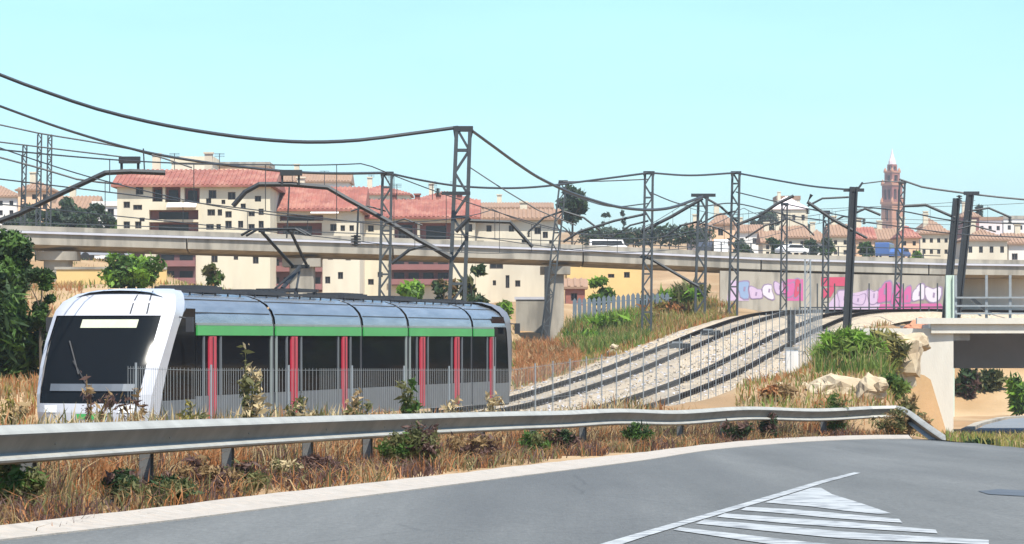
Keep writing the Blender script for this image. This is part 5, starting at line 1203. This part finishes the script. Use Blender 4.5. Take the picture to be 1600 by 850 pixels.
# dry straw standing behind the guardrail
X, Y = along(gr3, 50000, .34, 1.9, 14, 84, 1.25); k = np.sin(X * 4.1 + Y * 1.3) + np.sin(Y * 2.3 - X * 1.7) + rng.normal(size=len(X)) * .7 > -.9; X, Y = X[k], Y[k]; o = blades('dry_grass', X, Y, rng.uniform(.25, .64, len(X)), .0045 + .00008 * Y, ST, [.34, .22, .10, .26, .08], .55)
tag(o, 'tall dry orange straw growing behind and under the guardrail', 'grass')
X, Y = along(gr3, 26000, -1.15, .35, 14, 84, 1.2); keep = (np.sin(X * 2.3 + Y * .9) + np.sin(Y * 1.9) + rng.normal(size=len(X)) * .6) > -.5; X, Y = X[keep], Y[keep]
o = blades('verge_grass', X, Y, rng.uniform(.08, .34, len(X)), .005 + .00009 * Y, ['straw_purple', 'straw_orange', 'leaf_olive', 'straw', 'leaf_dry'], [.42, .2, .16, .1, .12], .8); tag(o, 'short matted dry grass between the guardrail and the gutter', 'grass')
X, Y = along(gr3, 16000, 1.2, 8, 20, 90, 1.1); o = blades('weedy_grass', X, Y, rng.uniform(.25, .62, len(X)), .012 + .00012 * Y, ['straw_pale', 'leaf_olive', 'straw', 'straw_orange'], [.3, .25, .25, .2], .35); tag(o, 'pale weedy grass between the guardrail and the mesh fence', 'grass')
def patch(px0, px1, n, Y0, Y1): 
    Y = rng.uniform(Y0, Y1, n); px = rng.uniform(px0, px1, n); return ax(px, Y), Y
def masked(X, Y, dmin=2.9):
    d = np.minimum(seg_dist(X, Y, PA[:, :2])[0], seg_dist(X, Y, PB[:, :2])[0]); r = inside(X, Y, road_poly); return (d > dmin) & ~r
X, Y = patch(800, 1150, 26000, 112, 214); k = masked(X, Y) & (X < np.interp(Y, PA[:, 1], PA[:, 0])); X, Y = X[k], Y[k]
o = blades('bank_grass', X, Y, rng.uniform(.15, .6, len(X)) * np.clip((Y - 100) / 60, .5, 1.0), .024, ['straw_orange', 'grass_yellow', 'straw', 'grass_green'], [.34, .24, .16, .26], .35); tag(o, 'orange and green rough grass on the bank left of the tracks', 'grass')
X, Y = patch(1150, 1500, 12000, 84, 172); k = masked(X, Y, 3.2) & (X > np.interp(Y, PB[:, 1], PB[:, 0])) & (np.abs(X - 16.2) > -1) & ((X < 17.0) | (Y < 129)) & ~((X > 14) & (Y > 128) & (Y < 143) & (X > 14.1)); X, Y = X[k], Y[k]
o = blades('slope_grass', X, Y, rng.uniform(.12, .42, len(X)), .02, ['straw_orange', 'straw', 'grass_yellow', 'grass_green', 'straw_pale'], [.24, .2, .2, .2, .16], .4); tag(o, 'rough yellow and green grass on the slope left of the underpass', 'grass')
X, Y = patch(1478, 1700, 12000, 66, 140); k = masked(X, Y, 3) & (Y < 128 + 0 * X) ; X, Y = X[k], Y[k]
o = blades('yellow_grass', X, Y, rng.uniform(.12, .38, len(X)), .018, ['grass_yellow', 'grass_green', 'straw'], [.5, .28, .22], .45); tag(o, 'yellow green grass in front of the underpass at the right edge', 'grass')
X, Y = patch(-40, 130, 7000, 74, 150); k = masked(X, Y, 3.2); X, Y = X[k], Y[k]
o = blades('left_grass', X, Y, rng.uniform(.15, .5, len(X)), .022, ['straw_orange', 'straw', 'grass_yellow'], [.4, .4, .2], .4); tag(o, 'dry orange grass left of the tram nose', 'grass')
X, Y = patch(100, 900, 8000, 150, 240); k = masked(X, Y, 3); X, Y = X[k], Y[k]
o = blades('back_grass', X, Y, rng.uniform(.12, .42, len(X)), .03, ['straw', 'grass_yellow', 'grass_green', 'straw_orange'], [.25, .25, .3, .2], .4); tag(o, 'dry grass on the ground behind the tram, below the viaduct', 'grass')

for nm, lb, p0, p1, n_, ya, yb, hh, mm, pp in (('green_grass', 'fresh green grass on the bank below the palisade fence', 880, 1015, 9000, 158, 200, (.3, 1.0), ['grass_green', 'leaf_mid', 'grass_yellow', 'straw'], [.5, .22, .18, .1]),
        ('golden_grass', 'golden yellow grass at the top of the bank by the bend', 990, 1120, 8000, 172, 208, (.3, .95), ['grass_yellow', 'straw', 'straw_orange', 'grass_green'], [.42, .2, .2, .18]),
        ('orange_grass', 'rust orange grass on the bank just behind the tram rear', 806, 905, 8000, 122, 165, (.3, .9), ['straw_orange', 'straw', 'straw_orange'], [.6, .2, .2]),
        ('spiky_grass', 'tall spiky green grass on the slope below the dark solid mast', 1272, 1396, 5000, 108, 140, (.3, 1.1), ['grass_green', 'leaf_mid', 'grass_yellow', 'straw'], [.42, .3, .16, .12])):
    X, Y = patch(p0, p1, n_, ya, yb); k = masked(X, Y, 3.1) & ((X < 14.6) | (Y < 126)); X, Y = X[k], Y[k]; o = blades(nm, X, Y, rng.uniform(*hh, len(X)), .022, mm, pp, .35); tag(o, lb, 'grass')

# single weeds and bushes that can be told apart
def weed(label, px, pyt, Y, wpx, mats_, n, kind='weed', leafpx=4, group='weeds and bushes along the guardrail', stems=9, d=0, seed=0, stretch=1.5, full=1.0):
    x = ax(px, Y); zg = g1(x, Y); s = Y / F; h = ZE + (H0 - pyt) * s - zg; w = wpx * s / 2; rr = random.Random(seed + px)
    root = empty(kind, (x, Y, zg - .03), 0, label, 'weed' if kind == 'weed' else 'bush', group); mb = MB(); bl = []
    for i in range(stems):
        a = rr.uniform(0, 6.28); t = rr.random() ** .5; tip = Vector((math.cos(a) * w * t, math.sin(a) * w * t * .7, h * (1 - .45 * t * t) * rr.uniform(.8, 1)))
        mid = tip * .5 + Vector((0, 0, h * .08)); mb.tube([(0, 0, 0), mid * .6, mid, tip], [.010 + h * .006, .008 + h * .004, .006 + h * .003, .004], 5)
        for q in (.35, .55, .75, .95):
            p = tip * q; bl.append((p.x, p.y, p.z, (w * .2 + .02) * full, (w * .18 + .02) * full, h * .12 * full))
    mb.build('stem', 'leaf_dry' if 'dry' in mats_[0] or 'straw' in mats_[0] else 'leaf_olive', root, kind='stuff')
    mb = MB(); leaves(mb, bl, n, leafpx * s, inner=.1, stretch=stretch); mb.build('foliage', list(mats_), root)
    return root
for i, a in enumerate((
    ('leafy green weed at the left edge below the guardrail', 14, 712, 26.2, 70, ('leaf_olive', 'leaf_mid'), 900, 'weed', 8),
    ('grey-green low bush in front of the guardrail, left of the middle post', 238, 742, 28.5, 80, ('leaf_olive', 'leaf_dark'), 900, 'bush', 7),
    ('dark low bush right beside the grey-green one under the guardrail', 205, 738, 29.2, 60, ('leaf_dark', 'straw_purple'), 900, 'bush', 7),
    ('brown tangled bush left of the second visible guardrail post', 318, 722, 31, 70, ('straw_purple', 'leaf_dry'), 1000, 'bush', 6),
    ('olive bush under the guardrail left of the third post', 370, 732, 32, 76, ('leaf_olive', 'straw_purple'), 900, 'bush', 6),
    ('purple-brown weed clump right of the third post', 500, 716, 37, 56, ('straw_purple', 'straw_purple'), 800, 'weed', 5),
    ('straggly olive weed under the guardrail below the tram doors', 440, 722, 35, 44, ('leaf_olive', 'straw_pale'), 500, 'weed', 5),
    ('dark olive bush under the guardrail in the middle of the verge', 660, 668, 41.8, 52, ('leaf_olive', 'straw_purple'), 1500, 'bush', 5),
    ('yellow-green weed left of the dark olive bush', 622, 676, 41.5, 44, ('leaf_olive', 'leaf_mid'), 500, 'weed', 5),
    ('reddish-brown weed right of the dark olive bush', 742, 680, 46, 60, ('straw_purple', 'leaf_dry'), 800, 'weed', 5),
    ('green weed with narrow leaves below the guardrail, left of the dark clump', 832, 680, 51, 34, ('leaf_mid', 'leaf_olive'), 450, 'weed', 4.5),
    ('dark brown clump below the guardrail under the first track rails', 876, 678, 54, 40, ('straw_purple', 'leaf_dark'), 600, 'weed', 4.5),
    ('small green shrub beneath the guardrail below the tracks', 998, 664, 60, 30, ('leaf_mid', 'leaf_dark'), 450, 'bush', 4.5),
    ('small dark shrub beneath the wavy part of the guardrail', 1152, 662, 69, 34, ('leaf_dark', 'straw_purple'), 450, 'bush', 4),
    ('dark purple clump beneath the wavy guardrail, right one', 1208, 656, 73, 28, ('straw_purple', 'leaf_dark'), 400, 'bush', 4),
    ('green weed growing up through the far end of the guardrail', 1306, 622, 79, 44, ('leaf_mid', 'leaf_olive'), 700, 'weed', 4),
    ('tangled olive scrub under the ramped guardrail end', 1412, 648, 80, 60, ('leaf_olive', 'leaf_dry'), 1000, 'bush', 4),
    ('tall olive weed standing before the red door of the tram', 388, 536, 50, 58, ('leaf_olive', 'straw_pale'), 420, 'weed', 5),
    ('tall green weed before the rear doors of the tram', 640, 575, 58, 50, ('leaf_olive', 'leaf_mid'), 480, 'weed', 4.5),
    ('bare dry weed in front of the tram windscreen', 140, 566, 48, 90, ('straw_purple', 'leaf_dry'), 260, 'weed', 4),
    ('dry brown weed at the right lower corner of the windscreen', 205, 590, 50, 60, ('straw_purple', 'leaf_dry'), 240, 'weed', 4),
    ('pale dry weed left of the tram nose', 20, 600, 45, 70, ('grass_yellow', 'straw'), 700, 'weed', 5),
    ('pale straw tuft above the guardrail near the tram rear', 715, 610, 54, 50, ('straw_pale', 'straw'), 500, 'weed', 4),
    ('yellow straw tuft above the guardrail right at the tram rear', 772, 606, 60, 46, ('straw_pale', 'straw'), 500, 'weed', 4),
    ('olive weed low before the second red door', 470, 606, 52, 60, ('leaf_olive', 'straw_pale'), 520, 'weed', 4.5),
    ('straw weed low before the third red door', 560, 604, 55, 56, ('straw', 'leaf_olive'), 520, 'weed', 4.5),
    ('yellow weed by the cab side behind the white pillar', 300, 622, 47, 60, ('grass_yellow', 'leaf_olive'), 500, 'weed', 4.5))):
    a = list(a)
    if i < 17: a[4] *= 1.5; a[6] = int(a[6] * 3.6); a[2] -= 13; a[8] *= .62
    weed(*a, seed=100 + i, full=1.5 if i < 17 else 1.0)
for i, a in enumerate((
    ('large bright green bush on the slope below the dark solid mast', 1326, 512, 112, 112, ('grass_green', 'leaf_lime'), 6000, 'bush', 4),
    ('olive bush right of the bright green one on the slope', 1384, 512, 118, 70, ('leaf_olive', 'grass_yellow'), 1500, 'bush', 4.5),
    ('green bush between the pale rocks by the wing wall', 1392, 584, 104, 54, ('leaf_mid', 'grass_green'), 1500, 'bush', 4.5),
    ('low dark foliage skirt of the left edge tree beside the tram nose', 18, 452, 90, 130, ('leaf_dark', 'leaf_mid'), 5200, 'bush', 5), ('orange dry bush left of the pale rocks behind the guardrail', 1216, 600, 92, 60, ('straw_orange', 'leaf_dry'), 900, 'bush', 4.5),
    ('green bush on the bank beside the big pillar', 915, 520, 172, 70, ('leaf_mid', 'leaf_lime'), 1800, 'bush', 4),
    ('long green bush below the palisade fence', 975, 490, 184, 100, ('grass_green', 'leaf_lime'), 2400, 'bush', 4),
    ('yellow-orange bush at the top of the bank', 1042, 474, 188, 84, ('grass_yellow', 'straw_orange'), 2000, 'bush', 4),
    ('green bush with pale stems left of the graffiti', 1074, 442, 203, 90, ('leaf_olive', 'leaf_lime'), 2200, 'bush', 4),
    ('dark shrub beside the foot of the hedge mast', 1020, 452, 204, 50, ('leaf_dark', 'leaf_olive'), 900, 'bush', 4),
    ('orange bush at the foot of the bank beside the tram rear', 862, 550, 148, 84, ('straw_orange', 'leaf_dry'), 2400, 'bush', 4.5),
    ('bright lime bush seen through the underpass', 1588, 582, 168, 42, ('leaf_lime', 'leaf_mid'), 1300, 'bush', 5), ('small olive scrub on the earth slope at the left of the wing wall', 1418, 604, 106, 34, ('leaf_olive', 'straw'), 600, 'bush', 4), ('dry tuft on the earth slope touching the wing wall', 1440, 640, 104, 30, ('straw', 'straw_orange'), 500, 'bush', 4), ('dark low scrub seen through the underpass beside the wall', 1512, 574, 174, 50, ('leaf_dark', 'straw_purple'), 1300, 'bush', 5), ('dark scrub seen through the underpass left of the lime bush', 1546, 576, 175, 46, ('leaf_dark', 'leaf_olive'), 1200, 'bush', 5))):
    weed(*a, group='bushes on the railway banks', stems=30 if a[4] > 110 else 16, seed=200 + i, stretch=2.6 if a[4] > 60 else 1.6, full=1.4)
dk = weed('black low shrub on the verge at the road bend', 1532, 684, 71.5, 46, ('leaf_dark', 'leaf_dark'), 500, 'bush', 4, seed=300)

# ------------------------------------------------------------------ rocks
import bmesh
def rock(label, px, py, Y, wpx, hpx, m='stone_pale', seed=0, group='pale boulders on the slope left of the underpass'):
    x = ax(px, Y); s = Y / F; z = ZE + (H0 - py) * s; rr = np.random.default_rng(seed); bm = bmesh.new()
    for k in range(5):                                      # a boulder is several broken lumps grown together
        o = rr.normal(size=3) * np.array([.28, .22, .20]) * (k > 0); q = (1.0 if k == 0 else rr.uniform(.4, .65))
        d = rr.normal(size=(20, 3)); d /= np.linalg.norm(d, axis=1)[:, None]
        vs = [bm.verts.new(((o[0] + v[0] * q * .47) * wpx * s, (o[1] + v[1] * q * .42) * wpx * s, (o[2] + v[2] * q * .5) * hpx * s)) for v in d * rr.uniform(.8, 1.08, (20, 1))]
        r = bmesh.ops.convex_hull(bm, input=vs); bmesh.ops.delete(bm, geom=list({g for g in r['geom_interior'] if isinstance(g, bmesh.types.BMVert)}), context='VERTS')
    bmesh.ops.triangulate(bm, faces=bm.faces[:]); bmesh.ops.subdivide_edges(bm, edges=bm.edges[:], cuts=2, use_grid_fill=True)
    from mathutils import noise
    for v in bm.verts:
        q = v.co / (wpx * s); d = v.co.normalized(); v.co += d * wpx * s * (.09 * noise.noise(q * 4 + Vector((seed, 0, 0))) + .05 * noise.noise(q * 11) + .025 * noise.noise(q * 25))
    me = bpy.data.meshes.new('boulder'); bm.to_mesh(me); bm.free(); me.materials.append(MATS[m])
    o = link('boulder', me); o.location = (x, Y, z); tag(o, label, 'boulder', group); return o
for i, a in enumerate((('pale rocky outcrop on the slope just left of the wing wall', 1410, 562, 119, 84, 96), ('small pale rock on top of the outcrop by the wing wall', 1428, 534, 123, 56, 44), ('wide flat pale rock behind the guardrail left of the green bush', 1304, 612, 95, 124, 52), ('pale rock below the green bush, right of the wide one', 1360, 614, 92, 58, 60), ('small pale rock between wide rock and fence', 1250, 612, 97, 36, 26), ('small pale boulder on the bank left of the tracks', 966, 552, 152, 36, 24))):
    rock(*a, seed=i)
rock('rust-coloured boulder on top of the slope beside the bridge', 1438, 514, 133, 56, 40, 'rust_stone', 50, None)

# ------------------------------------------------------------------ thin summer haze
mh = bpy.data.materials.new('haze'); mh.use_nodes = True; nt = mh.node_tree; nt.nodes.clear()
o_ = nt.nodes.new('ShaderNodeOutputMaterial'); pv = nt.nodes.new('ShaderNodeVolumePrincipled'); pv.inputs['Color'].default_value = (.95, .97, 1, 1); pv.inputs['Density'].default_value = .00021; pv.inputs['Anisotropy'].default_value = .2
nt.links.new(pv.outputs[0], o_.inputs['Volume']); MATS['haze'] = mh
HX = max(float(abs(xs).max()), float(abs(ys).max())) + 20
MB().span(-HX, HX, -HX, HX, float(GZ.min()) - 4, 95).build('haze', 'haze', kind='stuff')
